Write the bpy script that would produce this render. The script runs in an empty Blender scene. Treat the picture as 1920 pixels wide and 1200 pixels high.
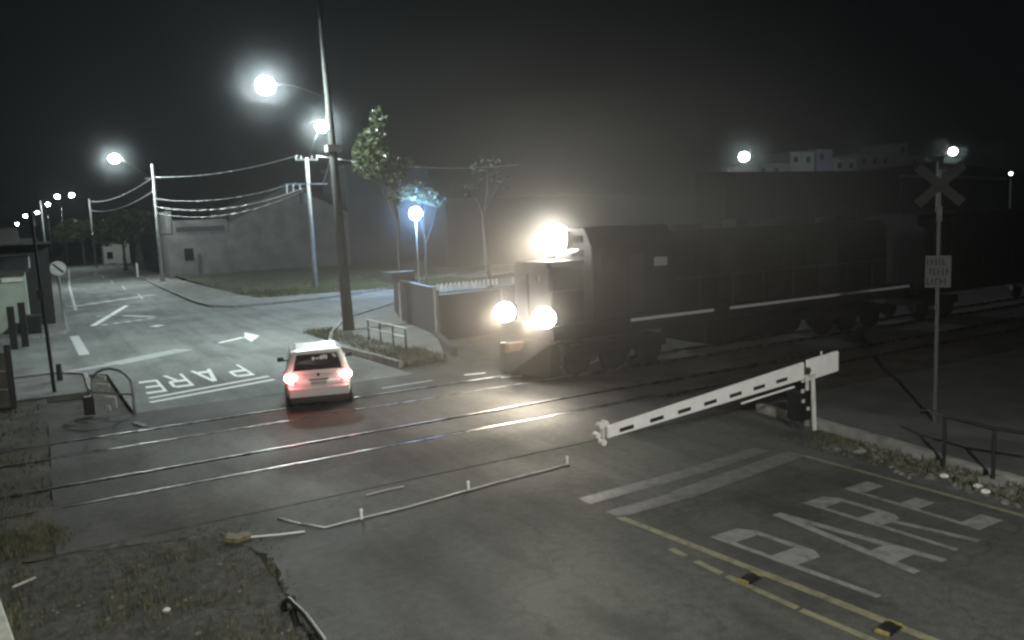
import bpy, bmesh, math, random
from mathutils import Vector, Matrix
random.seed(7)
SC = bpy.context.scene
COL = SC.collection
# World axes: X runs along the railway, Y across it (down the road, away from the camera), Z up. Metres.

# ------------------------------------------------------------------ camera
AZ, PITCH, ROLL, CAM_H = math.radians(30.3), math.radians(6.9), math.radians(2.4), 4.5
cam = bpy.data.cameras.new("camera")
cam.sensor_width = 36.0
cam.lens = 1500.0 / 1920.0 * 36.0
cam.clip_start, cam.clip_end = 0.1, 3000
camo = bpy.data.objects.new("camera", cam)
COL.objects.link(camo)
def turn(v):
    c, s = math.cos(AZ), math.sin(AZ)
    return Vector((v[0] * c + v[1] * s, -v[0] * s + v[1] * c, v[2]))
_fw = Vector((0, math.cos(PITCH), -math.sin(PITCH)))
_up = Vector((0, math.sin(PITCH), math.cos(PITCH)))
_rt = Vector((1, 0, 0))
RT = turn(_rt * math.cos(ROLL) - _up * math.sin(ROLL))
UP = turn(_up * math.cos(ROLL) + _rt * math.sin(ROLL))
FW = turn(_fw)
camo.matrix_world = Matrix(((RT.x, UP.x, -FW.x, 0), (RT.y, UP.y, -FW.y, 0), (RT.z, UP.z, -FW.z, CAM_H), (0, 0, 0, 1)))
SC.camera = camo

# ------------------------------------------------------------------ world, added fill light, exposure
W = bpy.data.worlds.new("World")
SC.world = W
W.use_nodes = True
wn = W.node_tree.nodes
wn.clear()
sky = wn.new("ShaderNodeTexSky")
sky.sky_type = 'NISHITA'
sky.sun_disc = False
sky.sun_elevation = math.radians(38)
sky.sun_rotation = math.radians(200)
bg = wn.new("ShaderNodeBackground")
bg.inputs[1].default_value = 0.00015
wo = wn.new("ShaderNodeOutputWorld")
W.node_tree.links.new(sky.outputs[0], bg.inputs[0])
W.node_tree.links.new(bg.outputs[0], wo.inputs[0])
night_fill = bpy.data.lights.new("night_fill", 'SUN')  # weak broad fill added from behind the camera, no visible source
night_fill.energy = 0.05
night_fill.angle = math.radians(12)
night_fill.color = (0.95, 1.0, 0.95)
mo = bpy.data.objects.new("night_fill", night_fill)
mo.rotation_euler = (math.radians(52), 0, math.radians(-20))
COL.objects.link(mo)
SC.view_settings.view_transform = 'Standard'
SC.view_settings.look = 'None'
SC.view_settings.exposure = 0.0
SC.view_settings.gamma = 1.0
SC.view_settings.use_curve_mapping = False
SC.render.engine = 'CYCLES'
cy = SC.cycles
cy.use_denoising = True
cy.use_adaptive_sampling = True
cy.adaptive_threshold = 0.03
cy.max_bounces = 3
cy.diffuse_bounces = 2
cy.glossy_bounces = 2
cy.transmission_bounces = 3
cy.transparent_max_bounces = 8
cy.volume_bounces = 0
cy.volume_step_rate = 5.0
cy.volume_max_steps = 128
cy.sample_clamp_indirect = 2.0
cy.filter_width = 2.6
cy.caustics_reflective = False
cy.caustics_refractive = False

# ------------------------------------------------------------------ materials
MATS = {}
def mat(name, col, rough=0.8, metal=0.0, noise=0.0, scale=3.0, col2=None, bump=0.0, bscale=60.0, spec=0.4, detail=6.0, emit=None, estr=0.0, stretch=None):
    if name in MATS:
        return MATS[name]
    m = bpy.data.materials.new(name)
    m.use_nodes = True
    nt = m.node_tree
    b = nt.nodes["Principled BSDF"]
    b.inputs["Base Color"].default_value = (*col, 1)
    b.inputs["Roughness"].default_value = rough
    b.inputs["Metallic"].default_value = metal
    b.inputs["Specular IOR Level"].default_value = spec
    if emit:
        b.inputs["Emission Color"].default_value = (*emit, 1)
        b.inputs["Emission Strength"].default_value = estr
        m.cycles.emission_sampling = 'NONE'
    tc = nt.nodes.new("ShaderNodeNewGeometry")
    src = tc.outputs["Position"]
    if stretch:
        mp = nt.nodes.new("ShaderNodeMapping")
        mp.inputs["Scale"].default_value = stretch
        nt.links.new(src, mp.inputs[0])
        src = mp.outputs[0]
    if noise > 0:
        n = nt.nodes.new("ShaderNodeTexNoise")
        n.inputs["Scale"].default_value = scale
        n.inputs["Detail"].default_value = detail
        n.inputs["Roughness"].default_value = 0.62
        nt.links.new(src, n.inputs["Vector"])
        r = nt.nodes.new("ShaderNodeMapRange")
        r.inputs[1].default_value, r.inputs[2].default_value = 0.33, 0.67
        nt.links.new(n.outputs[0], r.inputs[0])
        mx = nt.nodes.new("ShaderNodeMix")
        mx.data_type = 'RGBA'
        c2 = col2 if col2 else tuple(c * (1 - noise) for c in col)
        mx.inputs[6].default_value = (*col, 1)
        mx.inputs[7].default_value = (*c2, 1)
        nt.links.new(r.outputs[0], mx.inputs[0])
        nt.links.new(mx.outputs[2], b.inputs["Base Color"])
    if bump > 0:
        n2 = nt.nodes.new("ShaderNodeTexNoise")
        n2.inputs["Scale"].default_value = bscale
        n2.inputs["Detail"].default_value = 4
        nt.links.new(src, n2.inputs["Vector"])
        bp = nt.nodes.new("ShaderNodeBump")
        bp.inputs["Strength"].default_value = bump
        bp.inputs["Distance"].default_value = 0.02
        nt.links.new(n2.outputs[0], bp.inputs["Height"])
        nt.links.new(bp.outputs[0], b.inputs["Normal"])
    MATS[name] = m
    return m

def asphalt(name, c1, c2, c3, rough=0.82):
    """asphalt: broad tone patches, stains, fine aggregate"""
    m = bpy.data.materials.new(name)
    m.use_nodes = True
    nt = m.node_tree
    b = nt.nodes["Principled BSDF"]
    b.inputs["Specular IOR Level"].default_value = 0.22
    g = nt.nodes.new("ShaderNodeNewGeometry")
    def nz(scale, det, lo, hi, st=None):
        v = g.outputs["Position"]
        if st:
            mp = nt.nodes.new("ShaderNodeMapping")
            mp.inputs["Scale"].default_value = st
            nt.links.new(v, mp.inputs[0])
            v = mp.outputs[0]
        n = nt.nodes.new("ShaderNodeTexNoise")
        n.inputs["Scale"].default_value = scale
        n.inputs["Detail"].default_value = det
        nt.links.new(v, n.inputs["Vector"])
        r = nt.nodes.new("ShaderNodeMapRange")
        r.inputs[1].default_value, r.inputs[2].default_value = lo, hi
        nt.links.new(n.outputs[0], r.inputs[0])
        return r.outputs[0], n
    def mix(a, bb, f):
        mx = nt.nodes.new("ShaderNodeMix")
        mx.data_type = 'RGBA'
        for sock, v in ((6, a), (7, bb)):
            if isinstance(v, tuple):
                mx.inputs[sock].default_value = (*v, 1)
            else:
                nt.links.new(v, mx.inputs[sock])
        nt.links.new(f, mx.inputs[0])
        return mx.outputs[2]
    f1, _ = nz(0.22, 5, 0.35, 0.65)
    f2, _ = nz(0.9, 6, 0.52, 0.74, (1.0, 0.45, 1.0))
    f3, n3 = nz(38, 3, 0.3, 0.7)
    col = mix(c1, c2, f1)
    col = mix(col, c3, f2)
    f4, _ = nz(7.0, 5, 0.3, 0.7)
    f5, _ = nz(1.6, 3, 0.45, 0.7, (1.0, 0.06, 1.0))
    dk = mix((0.72, 0.72, 0.72), (1.25, 1.25, 1.25), f3)
    dk2 = mix((0.80, 0.80, 0.80), (1.17, 1.17, 1.16), f4)
    dk3 = mix((1.05, 1.05, 1.05), (0.78, 0.78, 0.78), f5)
    wv = nt.nodes.new("ShaderNodeTexNoise")
    wv.inputs["Scale"].default_value = 1.1
    wv.inputs["Detail"].default_value = 5
    nt.links.new(g.outputs["Position"], wv.inputs["Vector"])
    vm = nt.nodes.new("ShaderNodeVectorMath")
    vm.operation = 'MULTIPLY_ADD'
    vm.inputs[1].default_value = (1.3, 1.3, 1.3)
    nt.links.new(wv.outputs["Color"], vm.inputs[0])
    nt.links.new(g.outputs["Position"], vm.inputs[2])
    vo = nt.nodes.new("ShaderNodeTexVoronoi")
    vo.feature = 'DISTANCE_TO_EDGE'
    vo.inputs["Scale"].default_value = 0.33
    nt.links.new(vm.outputs[0], vo.inputs["Vector"])
    cr = nt.nodes.new("ShaderNodeMapRange")
    cr.inputs[1].default_value, cr.inputs[2].default_value, cr.inputs[3].default_value, cr.inputs[4].default_value = 0.002, 0.012, 0.78, 1.0
    nt.links.new(vo.outputs["Distance"], cr.inputs[0])
    def mul(a, bb):
        q = nt.nodes.new("ShaderNodeMix")
        q.data_type = 'RGBA'
        q.blend_type = 'MULTIPLY'
        q.inputs[0].default_value = 1.0
        nt.links.new(a, q.inputs[6])
        nt.links.new(bb, q.inputs[7])
        return q.outputs[2]
    dk = mul(mul(mul(dk, dk2), dk3), cr.outputs[0])
    ml = nt.nodes.new("ShaderNodeMix")
    ml.data_type = 'RGBA'
    ml.blend_type = 'MULTIPLY'
    ml.inputs[0].default_value = 1.0
    nt.links.new(col, ml.inputs[6])
    nt.links.new(dk, ml.inputs[7])
    nt.links.new(ml.outputs[2], b.inputs["Base Color"])
    rr = nt.nodes.new("ShaderNodeMapRange")
    rr.inputs[3].default_value, rr.inputs[4].default_value = rough - 0.15, rough + 0.1
    nt.links.new(f1, rr.inputs[0])
    nt.links.new(rr.outputs[0], b.inputs["Roughness"])
    bp = nt.nodes.new("ShaderNodeBump")
    bp.inputs["Strength"].default_value = 0.35
    bp.inputs["Distance"].default_value = 0.01
    nt.links.new(n3.outputs[0], bp.inputs["Height"])
    nt.links.new(bp.outputs[0], b.inputs["Normal"])
    return m

def paint(name, col, under, wear=0.5, rough=0.6):
    """road paint, worn through to the asphalt"""
    m = bpy.data.materials.new(name)
    m.use_nodes = True
    nt = m.node_tree
    b = nt.nodes["Principled BSDF"]
    b.inputs["Roughness"].default_value = rough
    g = nt.nodes.new("ShaderNodeNewGeometry")
    n = nt.nodes.new("ShaderNodeTexNoise")
    n.inputs["Scale"].default_value = 5.0
    n.inputs["Detail"].default_value = 9
    n.inputs["Roughness"].default_value = 0.7
    nt.links.new(g.outputs["Position"], n.inputs["Vector"])
    r = nt.nodes.new("ShaderNodeMapRange")
    r.inputs[1].default_value, r.inputs[2].default_value = 0.72 - 0.35 * wear, 0.86 - 0.2 * wear
    nt.links.new(n.outputs[0], r.inputs[0])
    mx = nt.nodes.new("ShaderNodeMix")
    mx.data_type = 'RGBA'
    mx.inputs[6].default_value = (*col, 1)
    mx.inputs[7].default_value = (*under, 1)
    nt.links.new(r.outputs[0], mx.inputs[0])
    nt.links.new(mx.outputs[2], b.inputs["Base Color"])
    return m

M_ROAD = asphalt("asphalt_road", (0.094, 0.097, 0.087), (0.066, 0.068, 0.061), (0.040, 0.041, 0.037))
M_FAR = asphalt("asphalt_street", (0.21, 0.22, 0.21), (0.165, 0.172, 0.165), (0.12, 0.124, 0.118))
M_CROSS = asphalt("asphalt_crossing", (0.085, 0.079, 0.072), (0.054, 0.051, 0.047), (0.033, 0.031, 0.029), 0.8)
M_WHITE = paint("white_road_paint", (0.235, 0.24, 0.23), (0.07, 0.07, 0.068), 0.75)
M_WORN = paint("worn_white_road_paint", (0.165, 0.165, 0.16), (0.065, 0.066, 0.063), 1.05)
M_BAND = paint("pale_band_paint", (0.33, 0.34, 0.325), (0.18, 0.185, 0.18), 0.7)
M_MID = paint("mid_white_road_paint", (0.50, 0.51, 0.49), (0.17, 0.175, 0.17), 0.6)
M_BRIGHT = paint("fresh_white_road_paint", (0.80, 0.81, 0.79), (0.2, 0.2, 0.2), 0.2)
M_YELLOW = paint("yellow_road_paint", (0.235, 0.225, 0.14), (0.075, 0.075, 0.068), 0.75)
M_DIRT = mat("dirt", (0.085, 0.075, 0.058), 0.95, noise=0.6, scale=1.3, col2=(0.028, 0.027, 0.022), bump=1.0, bscale=9)
M_VERGE = mat("verge_soil", (0.095, 0.091, 0.078), 0.95, noise=0.6, scale=5.5, col2=(0.026, 0.027, 0.023), bump=1.0, bscale=14)
M_PAVE = mat("pavement_concrete", (0.20, 0.20, 0.185), 0.9, noise=0.45, scale=1.1, bump=0.4, bscale=25)
M_KERB = mat("kerb_concrete", (0.34, 0.34, 0.32), 0.85, noise=0.45, scale=2.5, bump=0.4, bscale=30)
M_CONC = mat("pole_concrete", (0.36, 0.36, 0.34), 0.85, noise=0.35, scale=1.8, bump=0.3, bscale=30)
M_RAIL = mat("rail_steel", (0.50, 0.49, 0.48), 0.36, metal=1.0, noise=0.8, scale=3.2, col2=(0.10, 0.085, 0.075))
M_BLACK = mat("black_metal", (0.018, 0.019, 0.019), 0.5, noise=0.4, scale=5)
M_DKMET = mat("dark_grey_metal", (0.055, 0.058, 0.06), 0.55, noise=0.4, scale=4)
M_GALV = mat("galvanised_steel", (0.42, 0.43, 0.43), 0.45, metal=0.6, noise=0.3, scale=6)
M_WPAINT = mat("white_painted_metal", (0.72, 0.72, 0.69), 0.5, noise=0.25, scale=4, col2=(0.48, 0.47, 0.43))
M_BOOM = mat("reflective_white_sheeting", (0.92, 0.92, 0.90), 0.5, noise=0.12, scale=4)
M_RUST = mat("rusty_metal", (0.12, 0.07, 0.045), 0.8, noise=0.6, scale=6)
M_GRASS = mat("grass_blades", (0.075, 0.10, 0.035), 0.8, noise=0.6, scale=1.6, col2=(0.14, 0.13, 0.06))
M_DRY = mat("dry_weeds", (0.15, 0.145, 0.09), 0.9, noise=0.6, scale=6, col2=(0.045, 0.055, 0.03))
M_LEAF = mat("leaves", (0.034, 0.052, 0.024), 0.35, noise=0.5, scale=2.5, col2=(0.085, 0.10, 0.05), spec=.6)
M_BARK = mat("bark", (0.10, 0.085, 0.07), 0.95, noise=0.5, scale=6, bump=0.8, bscale=20)
M_GLASS = mat("dark_glass", (0.012, 0.013, 0.016), 0.08, spec=0.6)
M_RUBBER = mat("tyre_rubber", (0.02, 0.02, 0.02), 0.85)
def lamp_mat(name, col, s):
    return mat(name, (0.9, 0.9, 0.9), 0.4, emit=col, estr=s)

# ------------------------------------------------------------------ mesh helpers
class MB:
    def __init__(self):
        self.v, self.f = [], []
    def add(self, vs, fs):
        o = len(self.v)
        self.v += [tuple(p) for p in vs]
        self.f += [tuple(i + o for i in f) for f in fs]
        return self
    def box(self, c, s, rz=0.0, m=None):
        hx, hy, hz = s[0] / 2, s[1] / 2, s[2] / 2
        cs, sn = math.cos(rz), math.sin(rz)
        vs = []
        for dz in (-hz, hz):
            for dx, dy in ((-hx, -hy), (hx, -hy), (hx, hy), (-hx, hy)):
                vs.append((c[0] + dx * cs - dy * sn, c[1] + dx * sn + dy * cs, c[2] + dz))
        return self.add(vs, [(3, 2, 1, 0), (4, 5, 6, 7), (0, 1, 5, 4), (1, 2, 6, 5), (2, 3, 7, 6), (3, 0, 4, 7)])
    def prism(self, pts, z0, z1):
        """pts counter-clockwise in XY"""
        n = len(pts)
        z0f = z0 if callable(z0) else (lambda x, y: z0)
        z1f = z1 if callable(z1) else (lambda x, y: z1)
        vs = [(x, y, z0f(x, y)) for x, y in pts] + [(x, y, z1f(x, y)) for x, y in pts]
        fs = [tuple(range(n - 1, -1, -1)), tuple(range(n, 2 * n))]
        fs += [(i, (i + 1) % n, n + (i + 1) % n, n + i) for i in range(n)]
        return self.add(vs, fs)
    def cyl(self, p0, p1, r0, r1=None, seg=10, cap=True):
        r1 = r0 if r1 is None else r1
        p0, p1 = Vector(p0), Vector(p1)
        d = (p1 - p0)
        if d.length < 1e-6:
            return self
        d.normalize()
        a = d.cross(Vector((0, 0, 1)))
        if a.length < 1e-3:
            a = d.cross(Vector((1, 0, 0)))
        a.normalize()
        b = d.cross(a)
        vs = []
        for p, r in ((p0, r0), (p1, r1)):
            for k in range(seg):
                t = 2 * math.pi * k / seg
                vs.append(p + a * (r * math.cos(t)) + b * (r * math.sin(t)))
        fs = [(k, (k + 1) % seg, seg + (k + 1) % seg, seg + k) for k in range(seg)]
        if cap:
            fs += [tuple(range(seg - 1, -1, -1)), tuple(range(seg, 2 * seg))]
        return self.add(vs, fs)
    def tube(self, pts, r, seg=8):
        for a, b in zip(pts[:-1], pts[1:]):
            self.cyl(a, b, r, r, seg)
        return self
    def ball(self, c, r, sx=1, sy=1, sz=1, seg=14, rings=8):
        vs = [(c[0], c[1], c[2] - r * sz)]
        for i in range(1, rings):
            ph = -math.pi / 2 + math.pi * i / rings
            for k in range(seg):
                t = 2 * math.pi * k / seg
                vs.append((c[0] + r * sx * math.cos(ph) * math.cos(t), c[1] + r * sy * math.cos(ph) * math.sin(t), c[2] + r * sz * math.sin(ph)))
        vs.append((c[0], c[1], c[2] + r * sz))
        fs = [(0, 1 + (k + 1) % seg, 1 + k) for k in range(seg)]
        for i in range(rings - 2):
            o = 1 + i * seg
            fs += [(o + k, o + (k + 1) % seg, o + seg + (k + 1) % seg, o + seg + k) for k in range(seg)]
        o = 1 + (rings - 2) * seg
        fs += [(o + k, o + (k + 1) % seg, len(vs) - 1) for k in range(seg)]
        return self.add(vs, fs)
    def loft(self, rings, cap=True):
        n = len(rings[0])
        vs = [p for r in rings for p in r]
        fs = []
        for i in range(len(rings) - 1):
            o = i * n
            fs += [(o + k, o + (k + 1) % n, o + n + (k + 1) % n, o + n + k) for k in range(n)]
        if cap:
            fs += [tuple(range(n - 1, -1, -1)), tuple((len(rings) - 1) * n + k for k in range(n))]
        return self.add(vs, fs)
    def build(self, name, m, parent=None, smooth=False, bevel=0.0, loc=None):
        me = bpy.data.meshes.new(name)
        me.from_pydata(self.v, [], self.f)
        me.update()
        bm = bmesh.new()
        bm.from_mesh(me)
        bmesh.ops.recalc_face_normals(bm, faces=bm.faces)
        bm.to_mesh(me)
        bm.free()
        if m:
            me.materials.append(m)
        if smooth:
            for p in me.polygons:
                p.use_smooth = True
        o = bpy.data.objects.new(name, me)
        COL.objects.link(o)
        if loc:
            o.location = loc
        if parent:
            o.parent = parent
        if bevel > 0:
            b = o.modifiers.new("bevel", 'BEVEL')
            b.width = bevel
            b.segments = 2
            b.limit_method = 'ANGLE'
            b.angle_limit = math.radians(40)
        return o

def tag(o, label, cat, group=None):
    o["label"] = label
    o["category"] = cat
    if group:
        o["group"] = group
    return o
def thing(name, label, cat, loc=(0, 0, 0), rz=0.0, group=None):
    o = bpy.data.objects.new(name, None)
    COL.objects.link(o)
    o.location = loc
    o.rotation_euler = (0, 0, rz)
    return tag(o, label, cat, group)
def struct(o):
    o["kind"] = "structure"
    return o
def stuff(o, label, cat):
    o["kind"] = "stuff"
    return tag(o, label, cat)
def rect(x0, x1, y0, y1):
    return [(x0, y0), (x1, y0), (x1, y1), (x0, y1)]
def copy_tree(o, parent=None):
    c = o.copy()
    COL.objects.link(c)
    c.parent = parent
    for ch in list(o.children):
        copy_tree(ch, c)
    return c
def light(kind, name, loc, energy, col, size=0.12, target=None, cone=None, blend=1.0, parent=None):
    l = bpy.data.lights.new(name, kind)
    l.energy = energy
    l.color = col
    if kind == 'AREA':
        l.shape = 'DISK'
        l.size = size
    else:
        l.shadow_soft_size = size
    if kind == 'SPOT':
        l.spot_size = math.radians(cone)
        l.spot_blend = blend
    o = bpy.data.objects.new(name, l)
    o.location = loc
    if target is not None:
        d = Vector(target) - Vector(loc)
        o.rotation_euler = d.to_track_quat('-Z', 'Y').to_euler()
    COL.objects.link(o)
    if parent:
        o.parent = parent
    return o

# ------------------------------------------------------------------ ground, roads, pavements
def terrain(name, x0, x1, y0, y1, step, zf, m):
    nx, ny = int((x1 - x0) / step), int((y1 - y0) / step)
    vs = [(x0 + i * step, y0 + j * step, zf(x0 + i * step, y0 + j * step)) for j in range(ny + 1) for i in range(nx + 1)]
    fs = [(j * (nx + 1) + i, j * (nx + 1) + i + 1, (j + 1) * (nx + 1) + i + 1, (j + 1) * (nx + 1) + i) for j in range(ny) for i in range(nx)]
    return MB().add(vs, fs).build(name, m, smooth=True)
struct(MB().add([(-295, -48, -.09), (595, -48, -.09), (595, 705, -.09), (-295, 705, -.09)], [(0, 1, 2, 3)]).build("ground", M_DIRT))

ZT = 0.0
def ragged(pts, step, amp, rnd):
    out = []
    for (x0, y0), (x1, y1) in zip(pts[:-1], pts[1:]):
        n = max(1, int(math.hypot(x1 - x0, y1 - y0) / step))
        for i in range(n):
            k = i / n
            out.append((x0 + (x1 - x0) * k + rnd.uniform(-amp, amp), y0 + (y1 - y0) * k + (rnd.uniform(-amp, amp) if 0 < i else 0)))
    out.append(pts[-1])
    return out
_rr = random.Random(9)
near = MB().prism([(12.3, -12), (12.35, 6.5), (12.9, 9.5), (13.6, 13.0), (0.0, 13.0)] + ragged([(.3, 12.9), (0.9, 12.75), (2.0, 12.35), (2.42, 11.0), (2.3, 10.0), (2.3, 6.0)], .11, .05, _rr) + [(2.25, -12)], -.1, ZT)
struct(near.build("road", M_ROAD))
cross = MB()
RN = (15.33, 16.70, 19.03, 20.43)
for y0, y1 in ((13.004, 15.285), (15.45, 16.585), (16.75, 18.985), (19.15, 20.315), (20.48, 22.6)):
    cross.prism([(-0.215 + .01 * math.sin(y1 * 9), y1), (-0.215 + .01 * math.sin(y0 * 7), y0), (13.2, y0), (13.2, y1)], -.1, ZT + .008)
struct(cross.build("level_crossing_surface", M_CROSS, bevel=.012))
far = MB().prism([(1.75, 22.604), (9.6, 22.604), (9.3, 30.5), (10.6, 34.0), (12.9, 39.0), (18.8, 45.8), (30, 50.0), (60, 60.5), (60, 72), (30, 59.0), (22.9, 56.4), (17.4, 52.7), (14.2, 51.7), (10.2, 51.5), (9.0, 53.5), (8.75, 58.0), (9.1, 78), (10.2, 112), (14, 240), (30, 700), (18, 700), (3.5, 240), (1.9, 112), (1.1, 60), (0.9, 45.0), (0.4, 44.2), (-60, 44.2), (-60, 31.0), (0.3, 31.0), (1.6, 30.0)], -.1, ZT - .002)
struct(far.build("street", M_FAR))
# verge between the near road and the left wall, lumpy soil
def verge_z(x, y):
    e = max(0.0, min(1.0, (x - .9) / 1.2)) if y < 12 else 1.0
    return -.035 + .024 * e + (.03 - .018 * e) * math.sin(x * 3.1 + y * 1.7) * math.sin(y * 2.3 - x) + random.uniform(-.018, .018)
struct(terrain("verge", -9.0, 2.25, -6.0, 13.0, .125, verge_z, M_VERGE))
struct(terrain("track_bed", -30.0, -0.2, 13.0, 30.9, .2, lambda x, y: -.05 + .045 * max(0.0, min(1.0, (x + 2.2) / 1.7)) + .02 * math.sin(y * 2.2 + x * .4) + random.uniform(-.02, .02), M_DIRT))
struct(terrain("track_bed_grass", 13.25, 90.0, 13.2, 24.0, .6, lambda x, y: -.06 + random.uniform(-.03, .03), M_DIRT))
# pavements
struct(MB().prism([(13.9, 5.0), (13.0, 5.0), (13.3, 7.0), (13.7, 9.5), (14.1, 12.9), (45, 12.9), (45, -8), (13.0, -8), (13.0, 5.0)][1:], -.1, .07).build("footpath", mat("footpath_concrete", (0.10, 0.105, 0.105), 0.9, noise=.4, scale=1.0, bump=.4)))
struct(MB().prism([(9.95, 24.4), (11.9, 25.2), (13.4, 28.9), (14.9, 35.0), (18.9, 45.2), (12.95, 38.6), (10.8, 34.0), (9.55, 30.5)], -.1, .09).build("corner_pavement", M_PAVE))
struct(MB().prism([(-60, 44.3), (-.3, 44.3), (.55, 44.6), (.85, 46.0), (.95, 60), (1.6, 112), (3, 240), (-60, 240)], -.1, .12).build("pavement", M_PAVE))
struct(MB().prism([(-60, 26.5), (0.9, 26.5), (0.9, 30.0), (0.2, 30.9), (-60, 30.9)], -.1, .08).build("pavement", M_PAVE))
struct(MB().prism([(10.3, 51.7), (14.2, 51.95), (17.4, 52.95), (22.9, 56.65), (60, 72.4), (60, 78), (22, 62), (14, 57.5), (12.3, 60), (12.6, 90), (13.0, 112), (12, 200), (10.4, 112), (9.3, 78), (8.95, 58), (9.2, 53.7)], -.1, .12).build("pavement", M_PAVE))
struct(terrain("grass_bank", 12.3, 60, 57.0, 100, 1.0, lambda x, y: .05 + .012 * max(0, y - 60) + random.uniform(-.05, .05), mat("bank_soil", (0.045, 0.05, 0.032), 0.95, noise=.5, scale=.7, bump=.8, bscale=6)))
# kerbs as real stones
def kerb(label, pts, w=.14, h=.14, seg=1.0, m=M_KERB):
    root = thing("kerb", label, "kerb", (pts[0][0], pts[0][1], 0))
    bx = None
    for a, b in zip(pts[:-1], pts[1:]):
        a, b = Vector((*a, 0)), Vector((*b, 0))
        L = (b - a).length
        n = max(1, int(L / seg))
        ang = math.atan2(b.y - a.y, b.x - a.x)
        me = None
        for i in range(n):
            p = a.lerp(b, (i + .5) / n)
            if me is None:
                o = MB().box((0, 0, h / 2 - .05), (L / n - .02, w, h + .1)).build("kerb_stone", m, root, bevel=.015)
                me = o.data
            else:
                o = bpy.data.objects.new("kerb_stone", me)
                COL.objects.link(o)
                o.parent = root
            o.location = (p.x - pts[0][0], p.y - pts[0][1], random.uniform(-.012, .006))
            o.rotation_euler = (0, 0, ang + random.uniform(-.01, .01))
    return root
kerb("low concrete kerb along the dark bank at far street corner", [(10.2, 112), (9.2, 78), (8.86, 58), (9.1, 53.6), (10.25, 51.6), (14.2, 51.8), (17.4, 52.8), (22.9, 56.5), (30, 59.3), (46, 66)], seg=2.2)
kerb("pale kerb curving past the tall leaning pole", [(9.95, 24.4), (9.48, 30.5), (10.7, 34.0), (12.9, 38.8), (18.85, 45.5)], seg=1.1)
kerb("kerb of footpath behind the barrier post, right foreground", [(13.0, 5.0), (13.3, 7.0), (13.7, 9.5), (14.1, 12.9)], w=.16, h=.1)
kerb("worn kerb in front of the left corner wall", [(-12, 44.25), (-.3, 44.25), (.6, 44.65), (.9, 46.0), (1.0, 60)], seg=1.5)
kerb("kerb behind the hoop barrier at left", [(-14, 30.95), (0.2, 30.95), (.95, 30.0), (.95, 26.5)], seg=1.5)

# ------------------------------------------------------------------ rails
def track(label, ys):
    root = thing("railway_track", label, "railway track", (0, ys[0], 0))
    for y in ys:
        prof = [(-.036, .0), (-.036, .012), (-.024, .02), (.024, .02), (.036, .012), (.036, .0), (.01, -.03), (.01, -.085), (-.01, -.085), (-.01, -.03)]
        rings = [[(x, y - ys[0] + a, b) for a, b in prof] for x in (-60, -20, -8, -3, 0, 3, 6, 9, 12, 15, 20, 30, 60, 160)]
        MB().loft(rings).build("rail", M_RAIL, root)
    return root
track("near pair of steel rails set in the crossing asphalt", RN[:2])
track("far pair of steel rails the train and car stand on", RN[2:])

# ------------------------------------------------------------------ road markings
Z1 = ZT + .005
def mark(name, label, polys, m, z=Z1, cat="road marking", part=None):
    b = MB()
    for p in polys:
        b.add([(x, y, z) for x, y in p], [tuple(range(len(p)))])
    if part:
        t = thing(name, label, cat, (polys[0][0][0], polys[0][0][1], z))
        for p in polys:
            MB().add([(x - polys[0][0][0], y - polys[0][0][1], 0) for x, y in p], [tuple(range(len(p)))]).build(part, m, t)
        return t
    o = b.build(name, m)
    return tag(o, label, cat)
def strip(p0, p1, w):
    a, b = Vector(p0), Vector(p1)
    d = (b - a).normalized()
    n = Vector((-d.y, d.x)) * (w / 2)
    return [tuple(a + n), tuple(a - n), tuple(b - n), tuple(b + n)]
mark("lane_line", "yellow centre line nearest the painted letters", [strip((7.20, 9.35), (7.52, 6.0), .13), strip((7.52, 6.0), (7.8, 2.5), .13)], M_YELLOW)
mark("lane_line", "thinner broken yellow line left of the road studs", [strip((7.03, 8.0), (7.02, 7.7), .1), strip((7.02, 7.5), (7.02, 7.05), .1), strip((7.02, 6.95), (7.06, 5.9), .1), strip((7.06, 5.85), (7.35, 2.5), .1)], M_YELLOW, part="dash")
mark("edge_line", "thin pale yellow edge line beside the rubble", [strip((11.83, 9.75), (11.86, 5.9), .1), strip((11.86, 5.9), (11.9, 2.0), .1)], M_YELLOW)
mark("stop_line", "worn grey stop line closer to the barrier", [strip((7.18, 10.22), (9.6, 10.30), .34), strip((9.6, 10.30), (11.55, 10.5), .36)], M_WORN)
mark("stop_line", "worn grey stop line closer to the painted letters", [strip((7.18, 9.48), (8.6, 9.5), .34), strip((8.6, 9.52), (11.85, 9.92), .42)], M_WORN)
# PARE: letters drawn on a grid, u across 0..1, v up 0..1
def letters():
    L = {}
    sw, bh = .155, .14
    L['P'] = [[(0, 0), (sw, 0), (sw, 1), (0, 1)], [(sw, 1), (sw, 1 - bh), (.8, 1 - bh), (.95, .93), (.8, 1)], [(.82, 1 - bh), (.82, .62), (1, .64), (1, .92), (.95, .93)], [(sw, .46), (.82, .46), (1, .53), (1, .64), (.82, .62), (sw, .62)]]
    L['A'] = [[(0, 0), (.19, 0), (.5, .8), (.5, 1), (.38, 1)], [(1, 0), (.62, 1), (.5, 1), (.5, .8), (.81, 0)], [(.245, .14), (.755, .14), (.69, .31), (.31, .31)]]
    L['R'] = L['P'] + [[(.46, .46), (.8, 0), (1, 0), (.66, .46)]]
    L['E'] = [[(0, 0), (sw, 0), (sw, 1), (0, 1)], [(sw, 1 - bh), (1, 1 - bh), (1, 1), (sw, 1)], [(sw, .44), (.85, .44), (.85, .58), (sw, .58)], [(sw, 0), (1, 0), (1, bh), (sw, bh)]]
    return L
LT = letters()
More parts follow.
